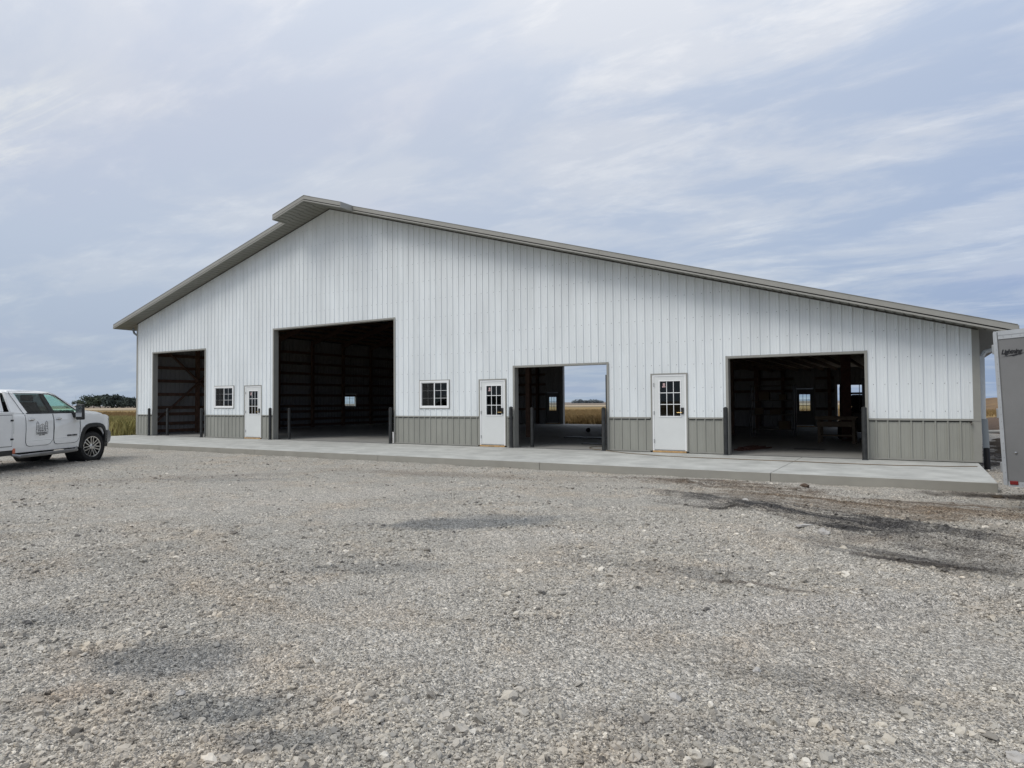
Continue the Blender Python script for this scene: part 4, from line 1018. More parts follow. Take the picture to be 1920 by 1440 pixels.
side_poly('roof_rail', [(-1.46, 1.915), (-1.85, 1.945), (-2.86, 1.93), (-2.93, 1.87), (-2.70, 1.85), (-1.85, 1.862), (-1.50, 1.835), (-1.56, 1.90)], paint_w)
side_poly('pillar', [(-2.93, 1.90), (-2.98, 1.90), (-3.0, 1.38), (-2.46, 1.38), (-2.50, 1.41), (-2.72, 1.84), (-2.80, 1.88)], paint_w)
side_poly('pillar', [(-1.52, 1.38), (-1.70, 1.38), (-1.84, 1.855), (-1.70, 1.855)], blackplastic, d0=-.004)
side_poly('side_window', [(-.66, 1.40), (-.80, 1.49), (-1.33, 1.79), (-1.52, 1.838), (-1.72, 1.858), (-1.54, 1.40)], green_glass, d0=-.008, d1=-.013)
side_poly('side_window', [(-1.68, 1.40), (-1.82, 1.856), (-2.68, 1.846), (-2.50, 1.40)], privacy, d0=-.008, d1=-.013)
side_poly('window_surround', [(-.60, 1.375), (-1.55, 1.395), (-2.52, 1.395), (-2.50, 1.36), (-.6, 1.36)], blackplastic, d0=.004)
side_poly('window_surround', [(-.64, 1.39), (-1.30, 1.80), (-1.52, 1.858), (-2.70, 1.862), (-2.74, 1.878), (-1.50, 1.874), (-1.27, 1.815), (-.60, 1.405)], blackplastic, d0=.003, d1=-.02)
# windscreen, rear glass, inside
def cross(name, xa, za, xb, zb_, m, th=.006, inset=.03):
    mb = MB(); ya, yb = yw(-1, za)-inset, yw(-1, zb_)-inset
    mb.hexa([(xa, -ya, za), (xa, ya, za), (xa+th, -ya, za), (xa+th, ya, za), (xb, -yb, zb_), (xb, yb, zb_), (xb+th, -yb, zb_), (xb+th, yb, zb_)]); return mb.build(name, m, trk)
cross('windscreen', -.48, 1.40, -1.38, 1.885, green_glass)
cross('rear_window', -2.99, 1.40, -2.93, 1.88, privacy)
mb = MB(); mb.box(-2.95, -.45, -.86, .86, 1.20, 1.37); mb.box(-.95, -.55, -.8, .8, 1.3, 1.44); mb.build('dashboard', seat_m, trk, bevel=.03)
for y in (-.42, .42):
    for x in (-1.62, -2.62):
        mb = MB(); mb.hexa([(x-.12+.0, y-.24, 1.3), (x+.06, y-.24, 1.3), (x-.12, y+.24, 1.3), (x+.06, y+.24, 1.3), (x-.24, y-.2, 1.66), (x-.12, y-.2, 1.66), (x-.24, y+.2, 1.66), (x-.12, y+.2, 1.66)])
        mb.box(x-.26, x-.15, y-.13, y+.13, 1.68, 1.84); mb.build('seat', seat_m, trk, bevel=.02)
mb = MB(); mb.tube([(-.98+.05*math.sin(t)*0-.07*math.sin(t), .40+.19*math.cos(t), 1.50+.17*math.sin(t)) for t in np.linspace(0, 6.28, 17)], .014, 6, caps=False); mb.build('steering_wheel', blackplastic, trk)
mb = MB(); mb.box(-1.22, -1.19, -.13, .13, 1.74, 1.81); mb.build('inner_mirror', blackplastic, trk)
# door skins, seams, handles
def rounded(x0, x1, z0, z1, r, tl_=0, n=4):
    pts = []
    for cx_, cz_, a0 in ((x1-r, z0+r, -90), (x1-r, z1-.01, 0), (x0+r, z1-.01, 90), (x0+r, z0+r, 180)):
        rr = r if cz_ < z1-.05 else .01
        for k in range(n+1):
            a = R(a0+90*k/n); pts.append((cx_+rr*math.cos(a) if rr == r else (x1-.01 if cx_ > (x0+x1)/2 else x0+.01)+rr*math.cos(a), cz_+rr*math.sin(a)))
    return pts
def line_on_side(name, pts, m, parent, w=.006, proud=.004, sides=(-1, 1)):
    for s in sides:
        mb = MB()
        P_ = [(x, s*(yw(x, z)+proud), z) for x, z in pts]
        mb.tube(P_, w, 4); mb.build(name, m, parent)
for (xa, xb, lab) in ((-.60, -1.62, 0), (-1.64, -2.60, 1)):
    pts = [(xa, 1.352)]+[(xa, z) for z in (1.2, 1.0, .85)]+[(xa-.02 if lab == 0 else xa, .70), (xa-.10, .60), (xa-.2, .575), (xb+.14, .575), (xb+.05, .60), (xb+.01, .68)]+[(xb, z) for z in (.85, 1.0, 1.2, 1.352)]
    ds_ = side_poly('door', pts, paint_w, d0=.007, d1=-.02)
    for s, d in zip((-1, 1), ds_):
        P_ = [(x, s*(yw(x, z)+.006), z) for x, z in pts]
        mb = MB(); mb.tube(P_, .0065, 4); mb.build('door_seam', seam_m, d)
        hx = xb+.14 if lab == 0 else xb+.16
        yy = s*(yw(hx, 1.22)+.03)
        mb = MB(); mb.tube([(hx-.07, yy-s*.025, 1.222), (hx-.05, yy, 1.225), (hx+.09, yy, 1.225), (hx+.11, yy-s*.025, 1.222)], [.016, .021, .021, .016], 8); mb.build('handle', chrome, d, smooth=True)
        mb = MB(); mb.hexa([(hx+a, s*(yw(hx, 1.22)+b), 1.222+c) for c in (-.028, .02) for b in (.004, .010) for a in (-.02, .09)]); mb.build('handle_cup', blackplastic, d)
for x in (-2.60,):
    line_on_side('cab_seam', [(-2.62, 1.36), (-2.70, 1.5), (-2.86, 1.84), (-2.84, 1.90)], seam_m, trk, w=.005)
line_on_side('fender_seam', [(-.60, 1.35), (-.62, 1.2), (-.62, .9), (-.64, .7)], seam_m, trk, w=.003)
side_poly('rocker_panel', [(-.60, .56), (-2.98, .56), (-2.98, .44), (-.60, .44)], paint_w, d0=.004, d1=-.1)
# body crease
line_on_side('body_crease', [(-.60, .74), (-2.55, .70)], paint_w, trk, w=.012, proud=-.003)
# wheel arch flares
for cx_ in (0.0,):
    for s in (-1, 1):
        mb = MB(); n = 18
        for k in range(n):
            t0, t1 = [math.pi*(1.07-1.14*(k+e)/n) for e in (0, 1)]
            def P_(t, r_, o): 
                # squared-off arch
                c, s_ = math.cos(t), math.sin(t); q_ = (abs(c)**3.2+abs(s_)**3.2)**(-1/3.2)
                x, z = r_*c*q_*.96, .44+r_*s_*q_*1.03
                return (x, s*(yw(x, min(z, 1.3))+o), max(z, .40))
            for ra, rb, oa, ob in ((.505, .515, -.10, .035), (.515, .61, .035, .024), (.61, .62, .024, -.01)):
                mb.quad(P_(t0, ra, oa), P_(t1, ra, oa), P_(t1, rb, ob), P_(t0, rb, ob))
        mb.build('wheel_arch_flare', blackplastic, trk, smooth=True)
        mb = MB(); mb.lathe([(.522, s*.97), (.522, s*.5)], (0, 0, .44), (0, 1, 0), 28); mb.build('wheel_well', rubber, trk)
def wheel(cx_, cy, steer=0.0, s=-1):
    T = Matrix.Translation((cx_, cy, .412)) @ Matrix.Rotation(steer, 4, 'Z')
    if s > 0: T = T @ Matrix.Rotation(math.pi, 4, 'Z')
    e = bpy.data.objects.new('wheel', None); sc.collection.objects.link(e); e.parent = trk
    # tyre is the wheel's own mesh; outer face towards -y
    mb = MB(); mb.lathe([(.285, .12), (.30, .135), (.36, .140), (.385, .128), (.402, .11), (.412, .06), (.412, -.06), (.402, -.11), (.385, -.128), (.36, -.140), (.30, -.135), (.285, -.12)], (0, 0, 0), (0, 1, 0), 48)
    for k in range(44):
        a = k*2*math.pi/44
        for y0, y1 in ((-.125, -.06), (.06, .125)):
            M_ = Matrix.Rotation(a, 4, 'Y'); mb.box(.404, .418, y0, y1, -.018, .018, M_)
    sc.collection.objects.unlink(e); bpy.data.objects.remove(e)
    w = mb.build('wheel', rubber, trk, smooth=True, T=T)
    mb = MB(); mb.lathe([(.286, -.125), (.268, -.118), (.258, -.07), (.250, .1), (.1, .1), (0, .1)], (0, 0, 0), (0, 1, 0), 40); mb.build('rim_barrel', mat('rim_dark', (.03, .03, .032), .5, metal=.5, var=.1), w, smooth=True, T=T)
    mb = MB(); mb.lathe([(.287, -.120), (.287, -.134), (.262, -.130), (.258, -.105)], (0, 0, 0), (0, 1, 0), 40)
    for k in range(7):
        for dd in (-.17, .17):
            a = k*2*math.pi/7+math.pi/2
            ca, sa = math.cos(a), math.sin(a)
            p0 = Vector((ca*.075-sa*dd*.16, -.112, sa*.075+ca*dd*.16)); p1 = Vector((math.cos(a+dd)*.268, -.126, math.sin(a+dd)*.268))
            mb.beam(p0, p1, .030, .034, up=(0, 1, 0))
    mb.lathe([(.085, -.09), (.082, -.128), (.05, -.142), (.0, -.144)], (0, 0, 0), (0, 1, 0), 20); mb.build('rim', chrome, w, smooth=True, T=T)
    return w
wheel(0, -.83, R(-13), -1); wheel(0, .83, R(-13), 1); wheel(WB, -.83, 0, -1); wheel(WB, .83, 0, 1)
# chassis, step bar, bumper, lights, grille
mb = MB(); mb.box(-5.5, .7, -.45, .45, .38, .62); mb.box(-2.9, -.7, -.9, .9, .42, .50); mb.build('chassis', blackplastic, trk)
for s in (-1, 1):
    mb = MB(); yy = s*1.03
    mb.tube([(-.66, s*.93, .44), (-.80, yy, .375), (-1.2, yy, .365), (-2.2, yy, .36), (-2.85, yy, .355), (-2.97, s*.93, .40)], [.035, .045, .048, .048, .045, .03], 10); mb.build('step_bar', mat('brushed_steel', (.33, .33, .33), .35, metal=.85, var=.2), trk, smooth=True)
    mb = MB()
    for x in (-1.0, -1.9, -2.7): mb.beam((x, s*.7, .46), (x, yy, .37), .06, .03)
    mb.build('step_bracket', blackplastic, trk)
bm = prism([(.60, .50), (.90, .46), (1.02, .52), (1.06, .66), (1.05, .80), (.98, .84), (.62, .84)], (), (.8, .9), half=.985)
for v in bm.verts:
    if v.co.x > .7: v.co.x -= (abs(v.co.y)/.985)**3*.26
link_bm(bm, 'bumper', chrome, trk, bevel=.015)
mb = MB(); mb.box(.70, .93, -.80, .80, .36, .47); mb.build('air_dam', blackplastic, trk, bevel=.02)
mb = MB(); mb.box(.86, .955, -.62, .62, .84, 1.20)
mb.build('grille', chrome, trk, bevel=.02)
for s in (-1, 1):
    pts = [(.70, 1.19), (.86, 1.18), (.93, 1.10), (.93, .90), (.86, .86), (.80, .98), (.78, 1.10)]
    side_poly('headlight', pts, mat('headlight_lens', (.03, .035, .04), .1, var=.3, coat=.8), d0=.006, d1=-.04, sides=(s,))
    side_poly('tow_mirror_arm', [(-.74, 1.36), (-.90, 1.36), (-.88, 1.24), (-.76, 1.24)], blackplastic, d0=.16, d1=-.02, sides=(s,))
    mb = MB(); y0, y1 = s*1.08, s*1.27
    mb.hexa([(x, y, z) for z, x0_, x1_ in ((1.18, -.93, -.80), (1.60, -.91, -.82)) for y in (y0, y1) for x in (x0_, x1_)])
    m_ = mb.build('mirror', blackplastic, trk, bevel=.03)
    mb = MB(); mb.box(-.935, -.928, s*1.175-.08, s*1.175+.08, 1.26, 1.56); mb.build('mirror_glass', chrome, m_)
mb = MB(); mb.tube([(-.20, -.62, 1.37), (-.21, -.62, 1.42), (-.24, -.62, 1.84)], [.008, .004, .0035], 6); mb.build('antenna', mat('antenna_white', (.6, .62, .62), .4, var=.1), trk)
# service body with canopy
ub = MB(); ub.box(-5.75, -3.07, -1.06, 1.06, .52, 1.42); 
u_ = ub.build('service_body', paint_util, trk, bevel=.012)
mb = MB(); mb.hexa([(-5.7, -.84, 1.42), (-3.08, -.84, 1.42), (-5.7, .84, 1.42), (-3.08, .84, 1.42), (-5.66, -.72, 1.965), (-3.12, -.72, 1.965), (-5.66, .72, 1.965), (-3.12, .72, 1.965)]); mb.build('canopy', paint_w, u_, bevel=.03)
for s in (-1, 1):
    f = lambda z: s*(.84-(z-1.42)*.22+.006)
    mb = MB(); pts = [(-3.34, 1.48), (-3.47, 1.86), (-4.35, 1.86), (-4.35, 1.48)]
    mb.quad(*[(x, f(z), z) for x, z in pts]); mb.quad(*[(x, f(z)-s*.01, z) for x, z in reversed(pts)]); mb.build('canopy_window', privacy, u_)
    for xa, xb in ((-3.14, -3.72), (-4.62, -5.68)):
        mb = MB(); p, q_ = sorted((s*1.06, s*1.072)); mb.box(xb, xa, p, q_, .62, 1.34); d = mb.build('locker_door', paint_util, u_, bevel=.004)
        mb = MB(); p, q_ = sorted((s*1.061, s*1.066)); mb.box(xb-.012, xa+.012, p, q_, .608, 1.352); mb.build('door_seal', seam_m, u_)
        for z in (.78, 1.22):
            mb = MB(); p, q_ = sorted((s*1.072, s*1.09)); mb.box(xa-.05, xa+.03, p, q_, z-.02, z+.02); mb.build('hinge', blackplastic, u_, bevel=.003)
        mb = MB(); p, q_ = sorted((s*1.072, s*1.09)); mb.box(xb+.08, xb+.16, p, q_, .95, 1.07); mb.build('latch', blackplastic, u_)
    mb = MB(); p, q_ = sorted((s*1.0, s*1.068)); mb.box(-3.10, -3.02, p, q_, .44, .56); mb.build('clearance_light', amber, u_, bevel=.01)
    mb = MB(); p, q_ = sorted((s*.6, s*1.05)); mb.box(-5.7, -4.6, p, q_, .42, .515); mb.box(-3.5, -3.1, p, q_, .40, .515); mb.build('underframe', blackplastic, u_)
# door emblem: barn between two silos, framed lettering below
def side_T(x, z, s=-1, size=1.0):
    y = s*(yw(x, z)+.0095)
    # text x runs forward (+x) on the right-hand side
    return Matrix(((1, 0, 0, x), (0, 0, -1, y), (0, 1, 0, z), (0, 0, 0, 1)))
def strokes(name, segs, x, z, w, parent, m=ink):
    mb = MB()
    for pts in segs:
        P_ = [(x+a, -(yw(x+a, z+b)+.011), z+b) for a, b in pts]
        for p, q_ in zip(P_, P_[1:]): mb.beam(p, q_, w, .002, up=(0, 1, 0))
    return mb.build(name, m, parent)
ex, ez, k_ = -2.06, .985, 1.0
silo = lambda cx_, h: [[(cx_-.042, -.02), (cx_-.042, h)], [(cx_+.042, -.02), (cx_+.042, h)], [(cx_-.042, h), (cx_-.03, h+.03), (cx_, h+.045), (cx_+.03, h+.03), (cx_+.042, h)], [(cx_-.042, h), (cx_+.042, h)], [(cx_-.042, h*.62), (cx_+.042, h*.62)], [(cx_-.042, h*.3), (cx_, h*.42), (cx_+.042, h*.3)], [(cx_-.015, h+.05), (cx_+.015, h+.05)]]
segs = silo(-.155, .13)+silo(.155, .14)
segs += [[(-.085, .075), (0, .125), (.085, .075)], [(-.078, .075), (-.078, 0)], [(.078, .075), (.078, 0)], [(0, .1), (0, 0)], [(-.078, .03), (0, .03)], [(0, .045), (.078, .045)], [(-.20, 0), (.20, 0)], [(-.205, 0), (-.205, -.125)], [(.205, 0), (.205, -.125)], [(-.205, -.085), (.205, -.085)], [(-.205, -.13), (.205, -.13)]]
strokes('door_emblem', segs, ex, ez, .0065, trk)
text_mesh('emblem_letters', 'FORCE', .062, ink, side_T(ex, ez-.045), trk, spacing=1.75, bold=.001)
text_mesh('emblem_letters', 'CUSTOM BUILDINGS', .036, ink, side_T(ex, ez-.108), trk, spacing=1.05)
text_mesh('emblem_letters', 'ADEL, IOWA', .030, ink, side_T(ex, ez-.152), trk, spacing=1.2)
text_mesh('door_badge', 'SIERRA 2500HD', .055, mat('badge', (.08, .085, .09), .3, metal=.6, var=.1), side_T(-.92, .775), trk, spacing=1.05, bold=.0015, depth=.004)

# ------------------------------------------------------------------ enclosed trailer at the right edge
Zt = 9.35
c0 = CAM+ray(1883, 912)*Zt
dv = ray(143, 813); dv = dv/np.linalg.norm(dv)          # direction of the rear end
r2 = ray(1862, 624); tt = ((c0-CAM)@dv)/(r2@dv); c1_ = CAM+r2*tt
Ht = np.linalg.norm(c1_-c0); up_ = (c1_-c0)/Ht; ex_ = -dv; dp_ = np.cross(up_, ex_)
if dp_[1] < 0: dp_ = -dp_
# make sure the depth axis points away from the viewer
TT = Matrix(((ex_[0], dp_[0], up_[0], 0), (ex_[1], dp_[1], up_[1], 0), (ex_[2], dp_[2], up_[2], 0), (0, 0, 0, 1)))
trl = empty('enclosed_trailer', tuple(c0), label='charcoal enclosed cargo trailer cut off by the right edge of the picture', cat='trailer')
trl.rotation_euler = TT.to_euler()
LT, WT = 5.2, 2.1
def tb_(name, m, *boxes, parent=trl, bevel=0):
    mb = MB()
    for b_ in boxes: mb.box(*b_)
    return mb.build(name, m, parent, bevel=bevel)
tb_('box', trailer_m, (.03, LT, .012, WT, .02, Ht-.03))
n_ = 4
for k in range(n_):
    tb_('side_panel', trailer_m, (.06+k*1.28, .06+(k+1)*1.28-.004, .004, .012, .07, Ht-.10))
tb_('top_rail', alu, (.055, LT, -.006, .03, Ht-.10, Ht), (.055, LT, -.012, .0, Ht-.045, Ht-.035))
tb_('corner_post', alu, (-.002, .045, -.006, .04, .02, Ht))
tb_('bottom_rail', alu, (.055, LT, -.004, .03, .0, .07))
tb_('rear_frame', alu, (-.006, .0, .0, WT, Ht-.12, Ht-.02), (-.006, .0, .0, .06, .02, Ht-.12), (-.02, 0, WT-.06, WT, .02, Ht-.12))
tb_('rear_door', trailer_m, (-.012, -.007, .07, WT/2-.005, .06, Ht-.13), (-.012, -.007, WT/2+.005, WT-.07, .06, Ht-.13))
for z in (.20, .95, Ht-.30): tb_('hinge', steel_gray, (-.035, -.006, .01, .07, z, z+.13), bevel=.004)
tb_('roof', alu, (0, LT, 0, WT, Ht, Ht+.015))
mb = MB()
for z in np.arange(.10, Ht-.06, .10):
    for x in (.028,):
        mb.lathe([(.007, 0), (.005, -.004), (0, -.005)], (x, -.006, z), (0, 1, 0), 6)
for x in np.arange(.12, LT, .10):
    for z in (.035, Ht-.07): mb.lathe([(.007, 0), (.005, -.004), (0, -.005)], (x, -.006 if z > 1 else -.004, z), (0, 1, 0), 6)
rv = mb.build('rivets', steel_gray, trl); rv['kind'] = 'stuff'
tb_('side_marker', red_lens, (.075, .175, -.018, -.004, .03, .085), bevel=.008)
mb = MB(); mb.lathe([(.0, -.022), (.014, -.018), (.016, 0)], (.17, .004, .47), (0, 1, 0), 10); mb.build('bolt_head', chrome, trl, smooth=True)
lg = Matrix(((1, 0, 0, .20), (0, 0, -1, -.001), (0, 1, 0, Ht-.285), (0, 0, 0, 1)))
text_mesh('trailer_lettering', 'Lightning', .088, ink, lg, trl, shear=.35, bold=.003, sx=.80, spacing=.95)
mb = MB()
for poly in ([(-.19, -.085), (.02, -.072), (.06, -.050), (-.02, -.062)], [(.0, -.072), (.03, -.083), (.27, -.028), (.08, -.046)]):
    mb.quad(*[(.20+a*.66, -.002, Ht-.285+b*.8) for a, b in poly])
mb.build('lettering_bolt', ink, trl)
for x in (2.3, 3.15):
    mb = MB(); mb.lathe([(.19, .03), (.34, .03), (.36, .06), (.36, .19), (.34, .22), (.19, .22)], (x, 0, -.02), (0, 1, 0), 28); w_ = mb.build('wheel', rubber, trl, smooth=True)
    mb = MB(); mb.lathe([(0, .05), (.08, .05), (.12, .08), (.19, .05)], (x, 0, -.02), (0, 1, 0), 24); mb.build('rim', steel_gray, w_, smooth=True)
tb_('fender', alu, (1.85, 3.6, -.03, .25, .36, .38), (1.85, 1.87, -.03, .25, .1, .36), (3.58, 3.6, -.03, .25, .1, .36))
tb_('trailer_floor_frame', blackplastic, (.05, LT, .5, WT-.5, -.07, .0))
tb_('coupler', blackplastic, (LT, LT+1.2, WT/2-.06, WT/2+.06, -.10, 0), (LT+.9, LT+.96, WT/2-.04, WT/2+.04, -.3, .3))


# ------------------------------------------------------------------ things inside the bays
red_wood = mat('dark_red_boards', (.085, .035, .025), .8, var=.3, vscale=8)
st = empty('board_stack', (-4.16, 2.2, 0), label='small stack of dark red boards inside the left edge of the rightmost bay', cat='lumber')
for i, (x, y, z, w, l, a) in enumerate([(-.02, .0, .02, .14, 1.5, -.10), (.16, -.15, .02, .14, 1.3, -.22), (.34, .1, .02, .09, 1.25, -.30), (.05, 0.05, .06, .14, 1.2, -.16), (.26, -.05, .06, .09, 1.1, -.26)]):
    mb = MB(); mb.box(-w/2, w/2, -l/2, l/2, -.019, .019, Matrix.Translation((x, y, z)) @ Matrix.Rotation(a, 4, 'Z')); mb.build('board', red_wood, st)
def mat_thing(x0, x1, y0, y1, label, cat='mat', name='rubber_mat', h=.012):
    mb = MB(); mb.box(x0, x1, y0, y1, .003, h); tag(mb.build(name, black_m, bevel=.003), label, cat)
mat_thing(-2.98, -2.2, 2.7, 3.05, 'flat black mat on the floor of the rightmost bay, right of the boards')
mat_thing(-9.3, -7.2, 2.3, 2.55, 'nearer long black strip lying on the floor behind the right bollard of the see-through bay', 'strip', 'rubber_strip', .03)
mat_thing(-11.6, -8.2, 5.6, 5.9, 'farther long black strip on the floor of the see-through bay', 'strip', 'rubber_strip', .035)
mb = MB(); mb.lathe([(0, -.11), (.07, -.09), (.11, 0), (.07, .09), (0, .11)], (-12.4, 9.6, .12), (0, 0, 1), 14)
tag(mb.build('cable_bundle', black_m, smooth=True), 'small round dark bundle on the floor beyond the black strips in the see-through bay', 'cable bundle')
# work bench with boards
wb = empty('work_bench', (-2.2, 6.3, 0), label='rough wooden work bench loaded with boards inside the rightmost bay', cat='bench')
bw = mat('bench_wood', (.16, .12, .085), .85, var=.3, vscale=6)
for x in (-.50, .48):
    for y in (-.3, .3): mb = MB(); mb.box(x-.045, x+.045, y-.045, y+.045, 0, .74); mb.build('leg', bw, wb)
mb = MB(); mb.box(-.60, .56, -.42, .42, .74, .80); mb.build('bench_top', bw, wb)
mb = MB(); mb.box(-.56, .52, -.36, -.32, .52, .68); mb.build('apron_board', bw, wb)
mb = MB(); mb.box(-.52, .50, -.3, .3, .22, .26); mb.build('shelf', bw, wb)
for i in range(4):
    mb = MB(); mb.box(-.62+.05*i, .60-.04*i, -.38+.19*i, -.24+.19*i, .803, .842); mb.build('board', bw, wb)
# laminated post, forklift with its cage
mb = MB(); mb.box(-2.20, -1.90, 7.6, 7.72, 0, roofz(-2.05)-.3); o_ = B(mb.build('laminated_post', red_wood))
fk = empty('forklift', (-1.85, 9.3, 0), label='dark forklift with barred overhead guard parked behind the bench in the rightmost bay', cat='forklift')
fm = mat('forklift_paint', (.06, .045, .03), .5, var=.3)
mb = MB(); mb.box(-.5, .5, -.7, .9, .25, .95); mb.box(-.5, .5, .5, 1.0, .95, 1.1); mb.build('chassis', fm, fk, bevel=.06)
mb = MB()
for x in (-.48, .48):
    mb.tube([(x, -.55, .9), (x, -.45, 1.78), (x, -.30, 1.90), (x, .62, 1.92), (x, .8, 1.05)], .028, 8)
for y in np.arange(-.30, .61, .13): mb.beam((-.48, y, 1.915), (.48, y, 1.915), .03, .03)
for z in (1.50,): mb.beam((-.48, -.49, z), (.48, -.49, z), .03, .03)
for x in (.12, .24, .34): mb.beam((x, -.52, 1.0), (x, -.42, 1.9), .022, .022)
mb.build('overhead_guard', black_m, fk)
mb = MB()
for x in (-.28, .28): mb.box(x-.05, x+.05, -.95, -.80, .05, 2.1)
mb.box(-.28, .28, -.93, -.86, .5, .6); mb.box(-.28, .28, -.93, -.86, 1.55, 1.62); mb.build('mast', black_m, fk)
mb = MB()
for x in (-.24, .24): mb.box(x-.05, x+.05, -1.9, -.95, .06, .10); mb.box(x-.05, x+.05, -.99, -.95, .06, .55)
mb.build('fork', black_m, fk)
mb = MB(); mb.box(-.22, .18, .0, .45, .95, 1.10); mb.box(-.2, .16, .36, .5, 1.1, 1.55); mb.build('seat', seat_m, fk, bevel=.04)
for x in (-.46, .46):
    for y, r_ in ((-.5, .33), (.65, .26)):
        mb = MB(); mb.lathe([(.12, -.09), (r_-.03, -.1), (r_, -.07), (r_, .07), (r_-.03, .1), (.12, .09)], (x, y, r_), (1, 0, 0), 24); w_ = mb.build('wheel', rubber, fk, smooth=True)
        mb = MB(); mb.lathe([(0, -.06), (.13, -.08), (.13, .08), (0, .06)], (x, y, r_), (1, 0, 0), 16); mb.build('rim', steel_gray, w_)
mb = MB(); mb.box(.28, .46, -1.0, -.97, .62, .95); mb.build('tan_block', mat('pale_box', (.45, .42, .33), .8, var=.3, vscale=15), fk)  # tan block, a part of the forklift
# shelving
sh = empty('shelving_rack', (-4.7, 9.6, 0), label='dark metal shelving rack standing deep inside the rightmost bay, left of the rear door', cat='shelf')
for x in (-.75, .75):
    for y in (-.25, .25): mb = MB(); mb.box(x-.025, x+.025, y-.025, y+.025, 0, 1.95); mb.build('upright', black_m, sh)
for z in (.25, .8, 1.35, 1.9): mb = MB(); mb.box(-.73, .73, -.25, .25, z, z+.035); mb.build('shelf', mat('shelf_board', (.10, .085, .06), .8, var=.2), sh)
for bl_, (x, z, w, h) in zip(('leftmost on the middle shelf', 'right box on the middle shelf', 'left box on the upper shelf', 'right box on the upper shelf', 'box on the lowest shelf'), ((-.5, .84, .3, .25), (.1, .84, .4, .18), (-.3, 1.39, .35, .3), (.35, 1.39, .25, .2), (.4, .29, .4, .3))):
    mb = MB(); mb.box(x-w/2, x+w/2, -.18, .16, z, z+h)
    tag(mb.build('storage_box', mat('box_card', (.14, .10, .06), .85, var=.2), T=Matrix.Translation((-4.7, 9.6, 0)), bevel=.01), 'dim cardboard box in the rightmost bay, '+bl_+' of the rack', 'box', 'boxes on the shelving rack')

# ------------------------------------------------------------------ soil heaps between the building and the trailer
soil_m = mat('dark_topsoil', (.045, .036, .028), .95, vscale=4, col2=(.085, .066, .048), bump=1.0, bscale=14, det=8, spec=.1)
def mound(name, x0, x1, y0, y1, h, m, label, cat, seed, base=-.42, n=70, freq=1.6):
    xs = np.linspace(x0, x1, n); ys_ = np.linspace(y0, y1, n); X, Y = np.meshgrid(xs, ys_, indexing='ij')
    ux = (X-x0)/(x1-x0)*2-1; uy = (Y-y0)/(y1-y0)*2-1
    Hh = np.clip(1-(ux**4+uy**4), 0, 1)*h*(1+.45*fbm(X, Y, freq, 4, seed))
    Hh = Hh+np.clip(1-(ux**4+uy**4), 0, 1)*.05*fbm(X, Y, freq*5, 3, seed+9)
    idx = np.arange(n*n).reshape(n, n); q = np.stack([idx[:-1, :-1], idx[1:, :-1], idx[1:, 1:], idx[:-1, 1:]], -1).reshape(-1, 4)
    me = bpy.data.meshes.new(name); me.from_pydata(np.stack([X, Y, base+Hh], -1).reshape(-1, 3).tolist(), [], q.tolist()); me.shade_smooth(); me.materials.append(m)
    o = bpy.data.objects.new(name, me); sc.collection.objects.link(o)
    return tag(o, label, cat, kind='stuff')
mound('soil_heap', 1.32, 9.5, -2.6, 16, .52, soil_m, 'heap of dark clumpy topsoil beside the right wall of the building', 'soil', 31)
mound('soil_heap', 1.6, 12, 16, 40, .75, mat('brown_soil', (.14, .10, .075), .95, vscale=1.5, col2=(.09, .065, .05), bump=.8, bscale=8, spec=.1), 'low brown soil bank farther back, seen between the downspout and the trailer', 'soil', 47, freq=.5)
mound('soil_heap', 3, 26, 62, 110, 1.72, mat('far_brown_bank', (.22, .15, .085), .95, vscale=.8, col2=(.14, .095, .06), spec=.1), 'long brown bank on the horizon, seen between the downspout and the trailer', 'soil', 53, freq=.15)
mb = MB(); mb.tube([(1.5, 13.6, .10), (2.6, 13.9, .13), (5, 14.2, .15)], .06, 8)
tag(mb.build('drain_hose', mat('pale_pipe', (.5, .48, .42), .6, var=.1), smooth=True), 'pale corrugated pipe lying on the dark soil right of the building', 'pipe')

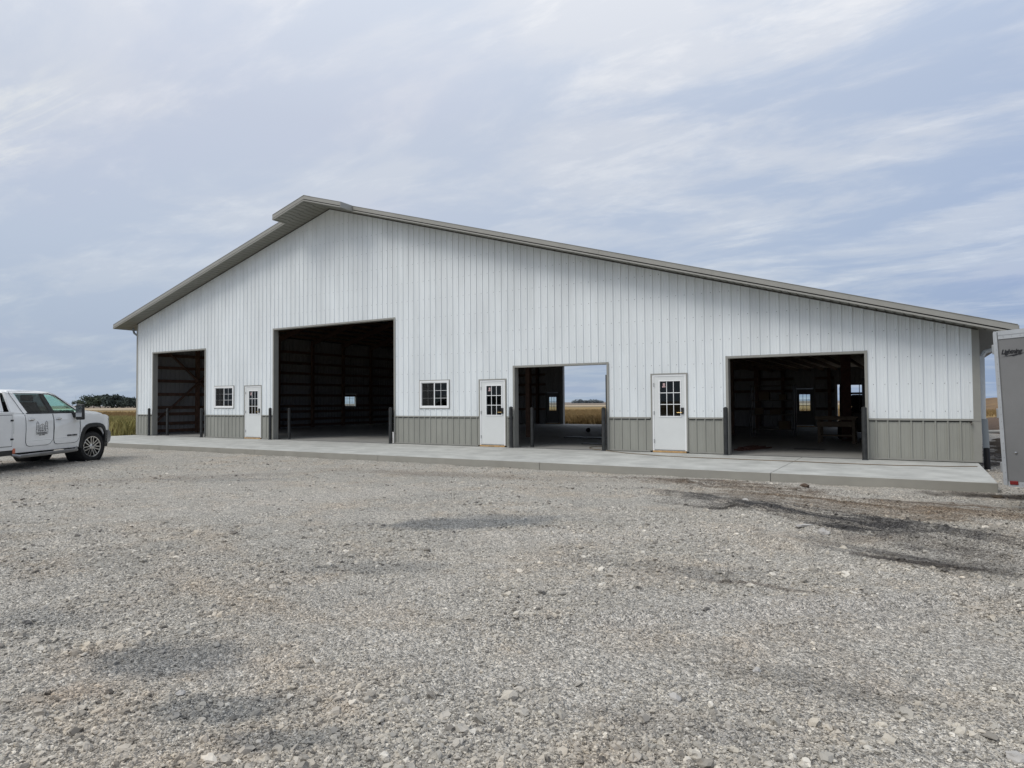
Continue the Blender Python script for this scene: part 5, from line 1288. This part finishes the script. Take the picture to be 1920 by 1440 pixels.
# clods and single pale stones that stand out in the yard
def clod(u, v, r_, m, label, cat, name, seed):
    p = ground_at(u, v); mb = MB(); bm = bmesh.new(); bmesh.ops.create_icosphere(bm, subdivisions=2, radius=1)
    for w in bm.verts:
        c = w.co; k = 1+.9*(float(vnoise(np.array(c.x*1.6+seed), np.array(c.y*1.6+c.z*2.1+seed), seed))-.5)+.25*(float(vnoise(np.array(c.x*4+seed), np.array(c.y*4-c.z*4), seed+3))-.5)
        w.co = Vector((c.x*r_[0]*k, c.y*r_[1]*k, c.z*r_[2]*k))
    me = bpy.data.meshes.new(name); bm.to_mesh(me); bm.free(); me.materials.append(m)
    o = bpy.data.objects.new(name, me); sc.collection.objects.link(o); o.location = (p[0], p[1], float(ground_h(np.array(p[0]), np.array(p[1])))+r_[2]*.35); o.rotation_euler = (0, 0, seed)
    tag(o, label, cat)
pale = mat('pale_stone', (.42, .405, .38), .85, var=.15, vscale=12, bump=.5, bscale=40)
clod(1510, 913, (.13, .07, .05), mat('brown_clod', (.10, .07, .05), .95, var=.3, vscale=15, bump=.6), 'brown clod of earth lying close to the apron edge in front of the rightmost bay', 'clod', 'earth_clod', 2)
clod(1398, 943, (.08, .05, .03), pale, 'white stone at the left end of the dark wheel track', 'stone', 'pale_stone', 5)
clod(1507, 993, (.12, .04, .02), pale, 'long pale stone at the lower edge of the dark wheel track', 'stone', 'pale_stone', 7)
clod(1545, 1004, (.07, .05, .04), pale, 'small pale stone just right of the long pale one by the wheel track', 'stone', 'pale_stone', 9)
clod(1871, 935, (.10, .05, .03), soil_m, 'dark clod in front of the right end of the apron', 'clod', 'earth_clod', 12)
clod(1420, 1258, (.030, .024, .016), pale, 'pale flat stone right of centre in the near yard', 'stone', 'pale_stone', 14)
clod(1268, 1310, (.036, .028, .018), pale, 'pale angular stone in the near yard, lower middle right', 'stone', 'pale_stone', 15)
clod(340, 1300, (.026, .020, .014), pale, 'pale oval stone in the damp patch at lower left', 'stone', 'pale_stone', 17)
clod(1905, 1415, (.045, .04, .025), pale, 'pale stone in the bottom right corner', 'stone', 'pale_stone', 19)
